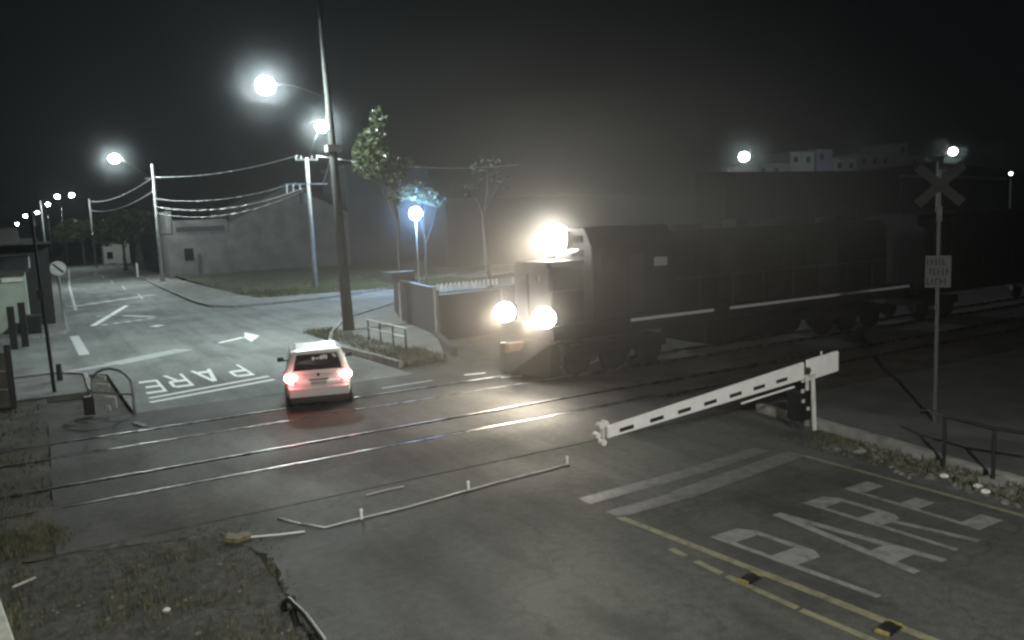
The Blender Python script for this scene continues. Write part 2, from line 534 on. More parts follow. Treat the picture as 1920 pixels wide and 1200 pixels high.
for ch, x0, x1, y0, y1, sh in (('P', 7.74, 8.40, 5.55, 7.98, .25), ('A', 8.80, 9.52, 5.68, 8.05, .1), ('R', 9.82, 10.44, 5.78, 8.12, .12), ('E', 10.86, 11.46, 5.98, 8.16, 0.0)):
    polys = [[(x0 + (x1 - x0) * u + sh * (1 - v), y0 + (y1 - y0) * v) for u, v in p] for p in LT[ch]]
    mark("painted_letter", {'P': "large worn white letter P on near lane", 'A': "large worn white letter A on near lane", 'R': "large worn white letter R on near lane", 'E': "large worn white letter E beside yellow edge line"}[ch], polys, M_WHITE)
for ch, x0, x1, y0, y1 in (('P', 5.62, 5.02, 28.7, 26.1), ('A', 4.66, 4.0, 28.5, 25.9), ('R', 3.7, 3.1, 28.2, 25.6), ('E', 2.88, 2.32, 27.6, 25.2)):
    polys = [[(x0 + (x1 - x0) * u, y0 + (y1 - y0) * v) for u, v in p] for p in LT[ch]]
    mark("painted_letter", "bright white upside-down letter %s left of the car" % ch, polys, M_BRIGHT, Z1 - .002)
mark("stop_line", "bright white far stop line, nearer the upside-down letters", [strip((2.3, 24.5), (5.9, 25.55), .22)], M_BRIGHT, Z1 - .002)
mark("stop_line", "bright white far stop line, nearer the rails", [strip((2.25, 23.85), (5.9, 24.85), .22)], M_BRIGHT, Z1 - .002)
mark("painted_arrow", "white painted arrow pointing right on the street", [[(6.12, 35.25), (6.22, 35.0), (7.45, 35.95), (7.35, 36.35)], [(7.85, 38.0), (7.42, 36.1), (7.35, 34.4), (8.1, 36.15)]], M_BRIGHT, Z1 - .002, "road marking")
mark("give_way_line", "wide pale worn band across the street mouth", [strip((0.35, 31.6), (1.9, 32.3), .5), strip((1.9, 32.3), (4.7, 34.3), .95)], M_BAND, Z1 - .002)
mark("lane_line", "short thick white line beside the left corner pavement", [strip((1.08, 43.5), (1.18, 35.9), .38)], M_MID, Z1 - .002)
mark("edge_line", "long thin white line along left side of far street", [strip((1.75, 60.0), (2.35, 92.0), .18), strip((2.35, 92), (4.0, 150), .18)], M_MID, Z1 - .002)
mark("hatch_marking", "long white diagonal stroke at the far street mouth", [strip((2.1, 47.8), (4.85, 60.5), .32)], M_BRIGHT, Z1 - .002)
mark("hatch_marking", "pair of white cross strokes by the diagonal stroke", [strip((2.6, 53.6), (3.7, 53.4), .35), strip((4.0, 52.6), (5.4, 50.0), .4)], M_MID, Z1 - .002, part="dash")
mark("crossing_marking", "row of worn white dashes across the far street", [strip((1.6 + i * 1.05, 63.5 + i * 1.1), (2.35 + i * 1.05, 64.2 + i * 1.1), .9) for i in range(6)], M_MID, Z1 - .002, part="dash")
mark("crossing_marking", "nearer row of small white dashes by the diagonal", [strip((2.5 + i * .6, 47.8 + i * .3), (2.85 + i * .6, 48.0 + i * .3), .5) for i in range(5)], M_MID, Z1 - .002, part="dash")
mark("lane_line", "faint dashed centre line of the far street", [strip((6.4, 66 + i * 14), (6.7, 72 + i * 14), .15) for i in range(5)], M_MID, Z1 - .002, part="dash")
mark("white_dash", "single short white dash in the intersection", [strip((4.65, 44.4), (5.15, 44.9), .45)], M_BRIGHT, Z1 - .002)
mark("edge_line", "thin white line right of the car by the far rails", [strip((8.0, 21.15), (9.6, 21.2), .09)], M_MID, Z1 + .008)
mark("white_dash", "rail glint painted as a white dash left of the loco headlights", [strip((10.7, 21.3), (11.35, 21.15), .16)], M_BRIGHT, Z1 + .008)  # this dash and the next: headlight glints on the rails, put in as paint
mark("white_dash", "rail glint painted as a white dash under the loco nose", [strip((11.35, 20.2), (11.95, 20.0), .16)], M_BRIGHT, Z1 + .008)

# yellow road studs between the centre lines
def stud(label, x, y, rz):
    t = thing("road_stud", label, "road stud", (x, y, ZT + .006), rz, "yellow road studs on the centre line")
    MB().prism(rect(-.13, .13, -.09, .09), 0, .03).build("base", M_BLACK, t, bevel=.008)
    MB().add([(-.1, -.06, .03), (.1, -.06, .03), (.1, .06, .03), (-.1, .06, .03), (-.08, -.03, .06), (.08, -.03, .06), (.08, .03, .06), (-.08, .03, .06)], [(4, 5, 6, 7), (0, 1, 5, 4), (1, 2, 6, 5), (2, 3, 7, 6), (3, 0, 4, 7)]).build("cap", M_BLACK, t)
    for s in (-1, 1):
        MB().box((s * .14, 0, .02), (.05, .15, .03)).build("reflector", mat("yellow_reflector", (0.33, 0.28, 0.10), .5, noise=.5, scale=20), t)
stud("black and yellow road stud left of the letter P", 7.17, 6.72, .15)
stud("black and yellow road stud at the bottom edge of the view", 7.45, 5.03, .15)

# ------------------------------------------------------------------ crossing barrier
def barrier():
    t = thing("barrier_gate", "white tapering barrier boom with black dashes lowered over the near lane", "barrier", (13.4, 11.05, 0))
    y = 0.0
    X0 = 13.4
    # boom lower / upper edge heights from tip to heel (x relative)
    def zc(x):
        return .78 + (x - 8.25) * .0855
    def hh(x):
        return .105 + (x - 8.25) * .0145
    rings = []
    for x in (8.3, 9.5, 10.7, 11.9, 13.1, 13.38):
        c, h = zc(x), hh(x)
        rings.append([(x - X0, -.03, c - h), (x - X0, .03, c - h), (x - X0, .03, c + h), (x - X0, -.03, c + h)])
    boom = MB().loft(rings).build("boom", M_BOOM, t, bevel=.008)
    rings = []
    for x in (13.50, 14.46):
        c, h = zc(x) - .02, .215
        rings.append([(x - X0, -.035, c - h), (x - X0, .035, c - h), (x - X0, .035, c + h), (x - X0, -.035, c + h)])
    MB().loft(rings).build("counterweight_arm", M_BOOM, t, bevel=.008)
    for i, x in enumerate((8.55, 9.25, 9.92, 10.58, 11.25, 11.9, 12.55)):
        c0, c1 = zc(x) - hh(x) * .32, zc(x + .32) - hh(x + .32) * .32
        MB().add([(x - X0, -.034, c0 - .03), (x + .32 - X0, -.034, c1 - .03), (x + .32 - X0, -.034, c1 + .04), (x - X0, -.034, c0 + .04),
                  (x - X0, -.031, c0 - .03), (x + .32 - X0, -.031, c1 - .03), (x + .32 - X0, -.031, c1 + .04), (x - X0, -.031, c0 + .04)],
                 [(0, 1, 2, 3), (0, 4, 5, 1), (1, 5, 6, 2), (2, 6, 7, 3), (3, 7, 4, 0)]).build("black_dash", M_BLACK, boom)
    MB().tube([(11.55 - X0, -.05, zc(11.55) - .25), (12.0 - X0, -.05, zc(12.0) - .25), (13.05 - X0, -.05, zc(13.05) - .26)], .022).build("stay_bar", M_BOOM, t)
    # tip lamp cluster
    tip = MB().box((8.2 - X0, 0, .79), (.05, .06, .36)).build("tip_bracket", M_WPAINT, t)
    for dx, dz in ((-.06, .14), (-.14, -.02), (-.02, -.17), (.04, .16)):
        MB().cyl((8.2 - X0 + dx, -.07, .79 + dz), (8.2 - X0 + dx, .05, .79 + dz), .055, seg=12).build("tip_reflector", mat("reflector_white", (0.8, 0.75, 0.7), .3), tip)
    # stand
    MB().cyl((13.68 - X0, -.05, -.08), (13.62 - X0, -.05, 1.1), .045, .045, 12).build("support_post", M_WPAINT, t)
    MB().cyl((13.46 - X0, -.05, .5), (13.44 - X0, -.05, 1.1), .035, .035, 10).build("support_post", M_WPAINT, t)
    MB().box((13.53 - X0, -.05, 1.1), (.25, .1, .05)).build("cross_head", M_WPAINT, t)
    MB().box((13.33 - X0, .06, .5), (.34, .36, .62)).build("drive_box", M_BLACK, t, bevel=.02)
    for x in (13.2, 13.46):
        MB().box((x - X0, .1, .08), (.06, .08, .32)).build("leg", M_DKMET, t)
    for x, z in ((13.22, 1.05), (13.22, .83), (13.23, .62), (13.38, .44)):
        MB().box((x - X0, -.13, z), (.07, .03, .07)).build("bolt_plate", M_WPAINT, t)
    MB().box((13.44 - X0, -.08, .6), (.16, .04, .04)).build("brace", M_WPAINT, t)
    MB().cyl((13.44 - X0, -.1, 1.22), (13.44 - X0, .12, 1.22), .07, seg=14).build("pivot", M_DKMET, t)
    MB().cyl((13.95 - X0, 0, 1.45), (13.95 - X0, 0, 1.56), .02, seg=8).build("stub", M_WPAINT, t)
barrier()

# ------------------------------------------------------------------ crossbuck sign
def crossbuck():
    t = thing("crossbuck_sign", "dim crossbuck on a tall pole behind the barrier, right edge", "railway sign", (15.53, 9.52, 0), math.radians(-58))
    # local: x = sideways as seen from camera, -y = towards the camera
    MB().cyl((0, 0, -.1), (0, 0, 5.2), .038, .034, 12).build("pole", mat("weathered_steel_pole", (0.07, 0.073, 0.073), .7), t)
    W1 = mat("sign_white_dull", (0.04, 0.042, 0.041), .8, spec=.1, noise=.3, scale=5)
    for s in (1, -1):
        c, sn = math.cos(s * math.radians(43)), math.sin(s * math.radians(43))
        L, w = .54, .09
        pts = [(-L, -w), (L, -w), (L, w), (-L, w)]
        y0, y1 = (-.06, -.045) if s > 0 else (-.08, -.065)
        vs = [(a * c - b * sn, y, 4.9 + a * sn + b * c) for y in (y0, y1) for a, b in pts]
        blade = MB().add(vs, [(0, 1, 2, 3), (7, 6, 5, 4), (0, 4, 5, 1), (1, 5, 6, 2), (2, 6, 7, 3), (3, 7, 4, 0)]).build("blade", W1, t)
        b = MB()
        for k, a in enumerate([-.45, -.35, -.25, .25, .35, .45]):
            h = .05
            vs = [(q * c - r * sn, y0 - .004, 4.9 + q * sn + r * c) for q, r in ((a - .03, -h), (a + .03, -h), (a + .03, h), (a - .03, h))]
            b.add(vs, [(0, 1, 2, 3)])
        b.build("lettering", mat("sign_lettering", (0.008, 0.008, 0.008), .7), blade)["kind"] = "stuff"
    MB().box((0, -.03, 4.28), (.62, .05, .07)).build("signal_bracket", mat("matt_black", (0.008, 0.008, 0.008), 1.0, spec=.0), t)
    for s in (-1, 1):
        sig = MB().cyl((s * .27, -.12, 4.2), (s * .27, .02, 4.2), .12, seg=16).build("signal_lamp", mat("matt_black", (0.008, 0.008, 0.008), 1.0, spec=.0), t)
        MB().cyl((s * .27, -.128, 4.2), (s * .27, -.121, 4.2), .085, seg=14).build("lens", mat("dull_signal_lens", (0.012, 0.011, 0.011), 1.0, spec=.0), sig)
    MB().box((0, -.03, 4.33), (.10, .09, .3)).build("signal_mount", M_DKMET, t)
    pl = MB().box((0, -.055, 3.18), (.46, .02, .64)).build("notice_plate", mat("notice_plate_dull", (0.085, 0.087, 0.085), .8, spec=.1), t)
    b = MB()
    rnd = random.Random(4)
    for row, z in enumerate((3.38, 3.18, 2.98)):
        x = -.2 + .05 * (row == 1)
        while x < .15:
            w = rnd.uniform(.03, .06)
            b.add([(x, -.07, z - .07), (x + .022, -.07, z - .07), (x + .022, -.07, z + .07), (x, -.07, z + .07)], [(0, 1, 2, 3)])
            zz = z + rnd.choice((-.055, 0, .055))
            b.add([(x + .023, -.07, zz - .015), (x + w, -.07, zz - .015), (x + w, -.07, zz + .015), (x + .023, -.07, zz + .015)], [(0, 1, 2, 3)])
            x += w + .03
    b.build("notice_lettering", mat("sign_lettering", (0.008, 0.008, 0.008), .7), pl)["kind"] = "stuff"
crossbuck()

# right-hand guard rail (dark pipe)
t = thing("guard_rail", "dark pipe guard rail above the rubble at right edge", "guard rail", (13.13, 7.87, 0))
for i, (x, y, h) in enumerate(((13.13, 7.87, .9), (12.95, 6.94, .9), (13.35, 5.3, .9))):
    MB().cyl((x - 13.13, y - 7.87, -.1), (x - 13.13, y - 7.87, h - .02), .032, seg=10).build("post", M_BLACK, t)
MB().tube([(.5, .75, .75), (.25, .45, .88), (0, 0, .9), (-.18, -.93, .9), (.22, -2.57, .9)], .03, 10).build("top_rail", M_BLACK, t)
MB().box((-.18, -.93, .02), (.3, .3, .1)).build("footing", M_KERB, t)

# thin white bar with pegs on the road beyond the boom tip
t = thing("ground_bar", "thin bent white bar with three pegs lying across the road", "bar", (8.1, 11.99, 0))
def rel(pts):
    return [(x - 8.1, y - 11.99, z) for x, y, z in pts]
MB().tube(rel([(8.1, 11.99, .012), (7.3, 11.93, .016), (6.6, 11.91, .01), (5.93, 11.84, .014), (4.6, 11.70, .012), (3.95, 11.69, .016), (3.36, 11.66, .012), (3.1, 12.05, .012), (2.86, 12.5, .012)]), .014).build("bar", M_WPAINT, t, smooth=True)
MB().tube(rel([(2.3, 11.95, .02), (2.7, 11.75, .03), (3.05, 11.68, .015)]), .012).build("loose_end", M_BOOM, t)
for x, y in ((3.95, 11.68), (5.93, 11.86), (8.07, 12.0)):
    b = MB().cyl((x - 8.1, y - 11.99, 0), (x - 8.1, y - 11.99, .13), .022, seg=8).build("peg", M_BOOM, t)
    MB().ball((x - 8.1, y - 11.99, .14), .03, seg=8, rings=6).build("peg_cap", M_BOOM, b)
MB().tube(rel([(4.4, 12.68, .015), (4.8, 12.72, .015), (5.1, 12.72, .01)]), .012).build("loose_wire", M_WPAINT, t)
tag(MB().prism([(1.95, 12.05), (2.1, 11.85), (2.35, 11.95), (2.3, 12.15), (2.15, 12.1), (2.05, 12.25)], -.02, .06).build("broken_kerb_block", mat("yellow_painted_concrete", (0.22, 0.20, 0.11), .8, noise=.6, scale=12), bevel=.01), "small broken yellow block at the bar's left end", "concrete block")

# black bent pipe at the bottom edge
t = thing("bent_pipe_hoop", "black bent pipe hoop among weeds at bottom edge", "pipe hoop", (2.14, 9.0, 0))
MB().tube([(-.02, .38, -.05), (-.02, .3, .12), (-.02, .06, .26), (.02, -.5, .28), (.02, -1.2, .28)], .03, 10).build("hoop", M_BLACK, t)
MB().cyl((0, -.1, -.1), (0, -.1, .26), .028, seg=8).build("leg", M_BLACK, t)
# whitewashed wall end, bottom left
tag(MB().prism([(-3.2, 11.35), (-3.2, 7.0), (-.27, 7.0), (-.40, 8.0), (-.61, 9.63), (-.79, 10.95), (-.85, 11.35)], -.1, .35).build("plinth", mat("whitewash", (0.60, 0.63, 0.54), .8, noise=.3, scale=4), bevel=.02), "pale whitewashed plinth end in the bottom left corner", "plinth")
tag(MB().cyl((-.72, 12.08, .02), (-.46, 12.22, .03), .016, seg=8).build("stick", M_WPAINT), "thin white stick on dark soil, lower left", "stick")
tag(MB().ball((.92, 10.2, .0), .04, 1.2, 1, .8, 8, 6).build("pebble", M_WPAINT), "single bright pebble on the dark verge", "pebble")

# ------------------------------------------------------------------ car
def make_car():
    t = thing("car", "white hatchback with lit red tail lights driving off over the far rails", "car", (5.78, 19.7, .008), math.radians(-15.0))
    CW = mat("car_white_paint", (0.62, 0.62, 0.61), 0.28, spec=.5)
    def ring(y, hw, zb, zt, n=20, p=5.0):
        r = []
        for k in range(n):
            a = 2 * math.pi * (k + .5) / n
            c, s = math.cos(a), math.sin(a)
            x = math.copysign(abs(c) ** (2 / p), c) * hw
            z = (zb + zt) / 2 + math.copysign(abs(s) ** (2 / p), s) * (zt - zb) / 2
            r.append((x, y, z))
        return r
    st = [(-.02, .60, .46, .70), (.02, .70, .36, .84), (.10, .77, .29, .96), (.35, .81, .24, 1.0), (1.0, .825, .22, .99), (2.3, .825, .22, .97), (2.85, .815, .22, .95), (3.3, .79, .22, .86), (3.55, .74, .25, .78), (3.68, .62, .32, .66)]
    MB().loft([ring(*s) for s in st]).build("body", CW, t, smooth=True)
    # cabin (greenhouse)
    def cring(z, y0, y1, hw, taper):
        return [(-hw, y0 + .06, z), (-hw * .86, y0, z), (hw * .86, y0, z), (hw, y0 + .06, z), (hw, y1 - .12, z), (hw * taper, y1, z), (-hw * taper, y1, z), (-hw, y1 - .12, z)]
    MB().loft([cring(.93, .06, 2.85, .795, .84), cring(1.2, .16, 2.42, .72, .86), cring(1.42, .27, 2.02, .64, .88), cring(1.475, .36, 1.9, .58, .9)]).build("cabin", CW, t, smooth=False, bevel=.03)
    MB().loft([cring(1.472, .33, 1.93, .6, .9), cring(1.50, .5, 1.8, .5, .9)]).build("roof", CW, t, bevel=.015)
    # rear window (leans forward), sunk look from dark glass panel proud 6 mm
    def yb(z):
        return (.06 + (z - .93) * .37 if z < 1.2 else .16 + (z - 1.2) * .5) - .022
    rw = MB()
    vs = [(-.60, yb(1.02), 1.02), (.60, yb(1.02), 1.02), (.56, yb(1.21), 1.21), (.50, yb(1.4), 1.4), (-.50, yb(1.4), 1.4), (-.56, yb(1.21), 1.21)]
    vs2 = [(x, y + .03, z) for x, y, z in vs]
    n = len(vs)
    rw.add(vs + vs2, [tuple(range(n))] + [(i, (i + 1) % n, n + (i + 1) % n, n + i) for i in range(n)])
    rear = rw.build("rear_window", M_GLASS, t)
    # white sticker marks on the rear window
    b = MB()
    x = -.12
    for w, h0, h1 in ((.05, 1.25, 1.33), (.03, 1.28, 1.31), (.04, 1.27, 1.31), (.03, 1.28, 1.32), (.06, 1.26, 1.35), (.05, 1.27, 1.37), (.04, 1.26, 1.36)):
        b.add([(x, yb(h0) - .004, h0), (x + w, yb(h0) - .004, h0), (x + w, yb(h1) - .004, h1), (x, yb(h1) - .004, h1)], [(0, 1, 2, 3)])
        x += w + .012
    for x, z in ((.38, 1.33), (.42, 1.29)):
        b.add([(x, yb(z) - .004, z), (x + .06, yb(z) - .004, z), (x + .05, yb(z + .05) - .004, z + .05), (x + .01, yb(z + .05) - .004, z + .05)], [(0, 1, 2, 3)])
    b.build("sticker", mat("sticker_white", (0.85, 0.85, 0.82), .6, emit=(1, 1, 1), estr=.0), rear)["kind"] = "stuff"
    MB().tube([(-.02, yb(1.03) - .02, 1.03), (-.3, yb(1.12) - .02, 1.1)], .012).build("wiper", M_BLACK, rear)
    for s in (-1, 1):
        for y0, y1, y2, y3 in ((.34, 1.28, 1.28, .44), (1.34, 2.45, 1.98, 1.34)):
            z0, z1 = 1.0, 1.39
            def xs(z):
                return s * (.795 - (z - .93) * .30 + .006)
            MB().add([(xs(z0), y0, z0), (xs(z0), y1, z0), (xs(z1), y2, z1), (xs(z1), y3, z1)], [(0, 1, 2, 3)]).build("side_window", M_GLASS, t)
    MB().add([(-.66, 2.80, 1.0), (.66, 2.80, 1.0), (.55, 2.07, 1.39), (-.55, 2.07, 1.39)], [(0, 1, 2, 3)]).build("windscreen", M_GLASS, t)
    # lamps
    TL = mat("tail_light_lit", (0.8, 0.02, 0.02), .3, emit=(1.0, 0.05, 0.05), estr=4.0)
    TC = mat("brake_bulb_lit", (1, .6, .5), .3, emit=(1.0, 0.62, 0.55), estr=26.0)
    for s in (-1, 1):
        MBx = MB()
        pts = [(s * .56, .0, .70), (s * .785, .12, .70), (s * .80, .14, .98), (s * .60, .03, .98)]
        back = [(x * .98, y + .1, z) for x, y, z in pts]
        MBx.add([(x, y - .03, z) for x, y, z in pts] + back, [(0, 1, 2, 3), (0, 4, 5, 1), (1, 5, 6, 2), (2, 6, 7, 3), (3, 7, 4, 0)])
        tl = MBx.build("tail_light", TL, t, bevel=.01)
        MB().ball((s * .69, .02, .86), .125, 1.15, .6, .95, 14, 10).build("brake_bulb", TC, tl, smooth=True)
        light('POINT', "brake_glow", (s * .70, -.12, .86), 13 if s < 0 else 3, (1.0, 0.07, 0.08), .06, parent=t)
    # bumper, plate, badge
    MB().loft([[(x, y, z) for x, z in ((-.74, zz0), (.74, zz0), (.74, zz1), (-.74, zz1))] for y, zz0, zz1 in ((-.07, .36, .60), (.1, .30, .62))]).build("rear_bumper", mat("bumper_white", (0.55, 0.55, 0.54), .4), t, bevel=.03)
    MB().box((0, .03, .27), (1.42, .2, .12)).build("bumper_skirt", M_BLACK, t, bevel=.02)
    pl = MB().box((.0, -.035, .70), (.42, .02, .13)).build("number_plate", mat("plate_grey", (0.62, 0.6, 0.58), .4), t)
    b = MB()
    for k in range(7):
        b.box((-.165 + k * .054, -.047, .695), (.026, .004, .06))
    b.build("plate_characters", M_BLACK, pl)["kind"] = "stuff"
    MB().cyl((0, -.01, .9), (0, .06, .9), .04, seg=12).build("badge", M_DKMET, t)
    MB().box((0, -.012, .785), (.5, .03, .03)).build("tailgate_handle", M_DKMET, t)
    for s in (-1, 1):
        m = MB().box((s * .93, 2.2, 1.03), (.18, .09, .13)).build("wing_mirror", M_BLACK, t, bevel=.03)
        MB().box((s * .83, 2.22, .99), (.08, .04, .04)).build("mirror_arm", M_BLACK, m)
        MB().box((s * .835, 1.18, .86), (.03, .18, .03)).build("door_handle", M_DKMET, t)
        MB().box((s * .826, 1.4, .4), (.012, 1.9, .07)).build("side_trim", M_BLACK, t)
        for y in (.62, 3.0):
            w = MB().cyl((s * .66, y, .285), (s * .835, y, .285), .285, seg=24).build("wheel", M_RUBBER, t, bevel=.02)
            MB().cyl((s * .80, y, .285), (s * .842, y, .285), .18, seg=18).build("rim", M_GALV, w)
            MB().cyl((s * .78, y, .32), (s * .828, y, .32), .35, seg=24).build("wheel_arch", M_BLACK, t)
        MB().box((s * .55, 3.6, .66), (.3, .12, .13)).build("headlight", mat("headlight_lit", (.9, .9, .9), .3, emit=(1, .97, .9), estr=3.0), t, bevel=.02)
    MB().cyl((0, .62, 1.49), (0, .5, 1.66), .008, .004, 6).build("antenna", M_BLACK, t)
    light('SPOT', "car_headlights", (0, 3.75, .62), 420, (1, .96, .88), .1, target=(0, 9, .2), cone=70, parent=t)
make_car()

# ------------------------------------------------------------------ locomotive
def make_loco():
    LX, LY = 11.8, 19.73
    t = thing("locomotive", "dark locomotive with three blazing headlights entering the crossing", "locomotive", (LX, LY, .012))
    LG = mat("loco_grey_paint", (0.026, 0.026, 0.027), .7, noise=.35, scale=2, col2=(0.016, 0.015, 0.015), spec=.2)
    LD = mat("loco_dark_paint", (0.009, 0.009, 0.010), .75, spec=.15, noise=.4, scale=1.5)
    LB = mat("loco_black", (0.009, 0.009, 0.009), .8, spec=.15, noise=.4, scale=3)
    # underframe, pilot, coupler
    MB().box((8.3, 0, 1.35), (16.2, 2.85, .36)).build("underframe", LB, t, bevel=.03)
    MB().add([(.15, -1.4, 1.15), (.15, 1.4, 1.15), (.0, 1.4, .18), (.0, -1.4, .18), (-.42, 0, .18), (-.1, 0, .8), (.4, -1.4, 1.15), (.4, 1.4, 1.15), (.4, 1.4, .18), (.4, -1.4, .18)],
             [(0, 1, 5), (1, 2, 4, 5), (0, 5, 4, 3), (6, 9, 8, 7), (0, 6, 7, 1), (2, 8, 9, 3, 4), (1, 7, 8, 2), (0, 3, 9, 6)]).build("pilot", LB, t)
    cp = MB().box((-.2, 0, .95), (.6, .22, .24)).build("coupler", M_RUST, t, bevel=.03)
    MB().box((-.52, .06, .95), (.16, .3, .3)).build("knuckle", M_RUST, cp, bevel=.04)
    # deck
    MB().box((8.3, 0, 1.56), (16.3, 2.9, .06)).build("deck", LD, t)
    # nose
    hood = MB().loft([[(x, -1.0 + c, 1.6), (x, 1.0 - c, 1.6), (x, 1.0 - c, 3.2), (x, .85 - c, 3.36), (x, -.85 + c, 3.36), (x, -1.0 + c, 3.2)] for x, c in ((.42, .06), (.5, 0), (1.6, 0))]).build("short_hood", LG, t, bevel=.02)
    MB().box((.41, .45, 2.35), (.03, .6, 1.3)).build("nose_door", LD, hood)
    MB().cyl((.38, -.35, 2.9), (.44, -.35, 2.9), .12, seg=14).build("horn_grille", LB, hood)
    # cab
    cab = MB().loft([[(x, -1.42, 1.6), (x, 1.42, 1.6), (x, 1.42, 3.7), (x, 1.05, 4.28), (x, -1.05, 4.28), (x, -1.42, 3.7)] for x in (1.6, 4.7)]).build("cab", LD, t, bevel=.03)
    for y in (-.72, .72):
        MB().box((1.595, y, 3.45), (.02, .62, .42)).build("windscreen", M_GLASS, cab)
    for y in (-.72, .72):
        MB().box((1.59, y, 3.95), (.04, .5, .2)).build("number_board", mat("number_board", (.006, .006, .006), .9, spec=.0), cab)
    for s in (-1, 1):
        MB().box((2.2, s * 1.425, 3.2), (.55, .02, .5)).build("side_window", M_GLASS, cab)
        MB().box((4.1, s * 1.425, 3.18), (.5, .02, .26)).build("side_window", mat("dimly_lit_cab_window", (0.1, 0.1, 0.1), .6, emit=(1, 1, 1), estr=.05), cab)
        MB().box((3.2, s * 1.43, 2.6), (.5, .02, 1.7)).build("cab_door", LG, cab)
    # long hood
    lh = MB().loft([[(x, -.92, 1.6), (x, .92, 1.6), (x, .92, 3.75), (x, .7, 4.05), (x, -.7, 4.05), (x, -.92, 3.75)] for x in (4.702, 15.6)]).build("long_hood", LD, t, bevel=.03)
    for i in range(10):
        for s in (-1, 1):
            MB().box((5.4 + i * 1.0, s * .925, 2.65), (.84, .03, 1.7)).build("hood_door", LG if i % 5 == 2 else LD, lh)
    for x in (6.5, 11.0, 13.5):
        MB().cyl((x, 0, 4.05), (x, 0, 4.22), .5, seg=18).build("roof_fan", LB, lh)
    MB().box((8.6, 0, 4.15), (.5, .7, .3)).build("exhaust_stack", LB, lh)
    # reflective strip along the sill, broken by the steps
    RS = mat("reflective_sill_strip", (0.62, 0.60, 0.66), .5)
    for x0, x1 in ((2.9, 6.2), (6.9, 16.2)):
        for s in (-1, 1):
            MB().box(((x0 + x1) / 2, s * 1.46, 1.53), (x1 - x0, .02, .09)).build("sill_strip", RS, t)
    # handrails
    for s in (-1, 1):
        for i in range(9):
            x = 4.3 + i * 1.4
            MB().cyl((x, s * 1.38, 1.59), (x, s * 1.38, 2.6), .018, seg=6).build("handrail_post", M_DKMET, t)
        MB().cyl((4.3, s * 1.38, 2.6), (15.5, s * 1.38, 2.6), .018, seg=6).build("handrail", M_DKMET, t)
        MB().tube([(.2, s * 1.38, 1.59), (.2, s * 1.38, 2.55), (1.3, s * 1.38, 2.55)], .02, 6).build("front_handrail", M_DKMET, t)
        for k in range(3):
            MB().box((.75, s * 1.36, .5 + k * .33), (.5, .22, .03)).build("step", LB, t)
    MB().box((8.3, 0, .78), (4.2, 2.3, .8)).build("fuel_tank", LB, t, bevel=.12)
    for bx in (2.8, 13.6):
        bg_ = MB().box((bx, 0, .75), (3.6, 2.1, .35)).build("bogie", LB, t, bevel=.04)
        for dx in (-1.35, 0, 1.35):
            for s in (-1, 1):
                MB().cyl((bx + dx, s * .62, .5), (bx + dx, s * .76, .5), .5, seg=22).build("wheel", LB, bg_)
    # headlights
    HL = mat("headlight_blaze", (1, 1, 1), .3, emit=(1.0, 0.97, 0.90), estr=120.0)
    DL = mat("ditch_light_blaze", (1, 1, 1), .3, emit=(1.0, 0.95, 0.86), estr=70.0)
    HL.cycles.emission_sampling = DL.cycles.emission_sampling = 'AUTO'
    hb = MB().box((1.52, 0, 3.93), (.18, .92, .5)).build("headlight_housing", LB, t, bevel=.03)
    for y in (0.0,):
        MB().ball((1.32, y, 3.98), .44, .85, 1, 1, 16, 12).build("headlight", HL, hb, smooth=True)
    for y in (-1.12, 1.06):
        h2 = MB().box((.36, y, 1.84), (.2, .44, .44)).build("ditch_light_box", LB, t, bevel=.03)
        MB().ball((.12, y, 1.84), .35, .85, 1.05, .82, 14, 10).build("ditch_light", DL, h2, smooth=True)
    light('SPOT', "headlight_beam", (.9, 0, 3.95), 1700, (1, .88, .70), .25, target=(-14, -5.5, .0), cone=95, parent=t)
    for y in (-1.12, 1.06):
        light('SPOT', "ditch_light_beam", (-.25, y, 1.84), 1100, (1, .86, .66), .15, target=(-4.2, y * .6 - 4.6, .0), cone=82, parent=t)
    return t
make_loco()
# wagons behind
def wagon(label, x):
    t = thing("freight_wagon", label, "freight wagon", (x, 19.73, .012), 0, "wagons behind the locomotive")
    WD = mat("wagon_dark_paint", (0.009, 0.0085, 0.008), .8, spec=.15, noise=.5, scale=1)
    MB().box((7, 0, 1.2), (14, 2.6, .3)).build("underframe", WD, t)
    body = MB().loft([[(a, -1.35, 1.36), (a, 1.35, 1.36), (a, 1.45, 2.0), (a, 1.45, 3.9), (a, .9, 4.2), (a, -.9, 4.2), (a, -1.45, 3.9), (a, -1.45, 2.0)] for a in (.3, 13.7)]).build("body", WD, t, bevel=.02)
    for i in range(12):
        for s in (-1, 1):
            MB().box((.9 + i * 1.12, s * 1.49, 2.95), (.1, .08, 1.85)).build("rib", WD, body)
    for bx in (2.2, 11.8):
        g = MB().box((bx, 0, .7), (2.3, 2.0, .3)).build("bogie", M_BLACK, t)
        for dx in (-.85, .85):
            for s in (-1, 1):
                MB().cyl((bx + dx, s * .62, .42), (bx + dx, s * .76, .42), .42, seg=18).build("wheel", M_BLACK, g)
wagon("dark freight wagon coupled right behind the locomotive", 28.6)
wagon("dark freight wagon second behind the locomotive", 43.4)
wagon("dark freight wagon third behind the locomotive", 58.2)

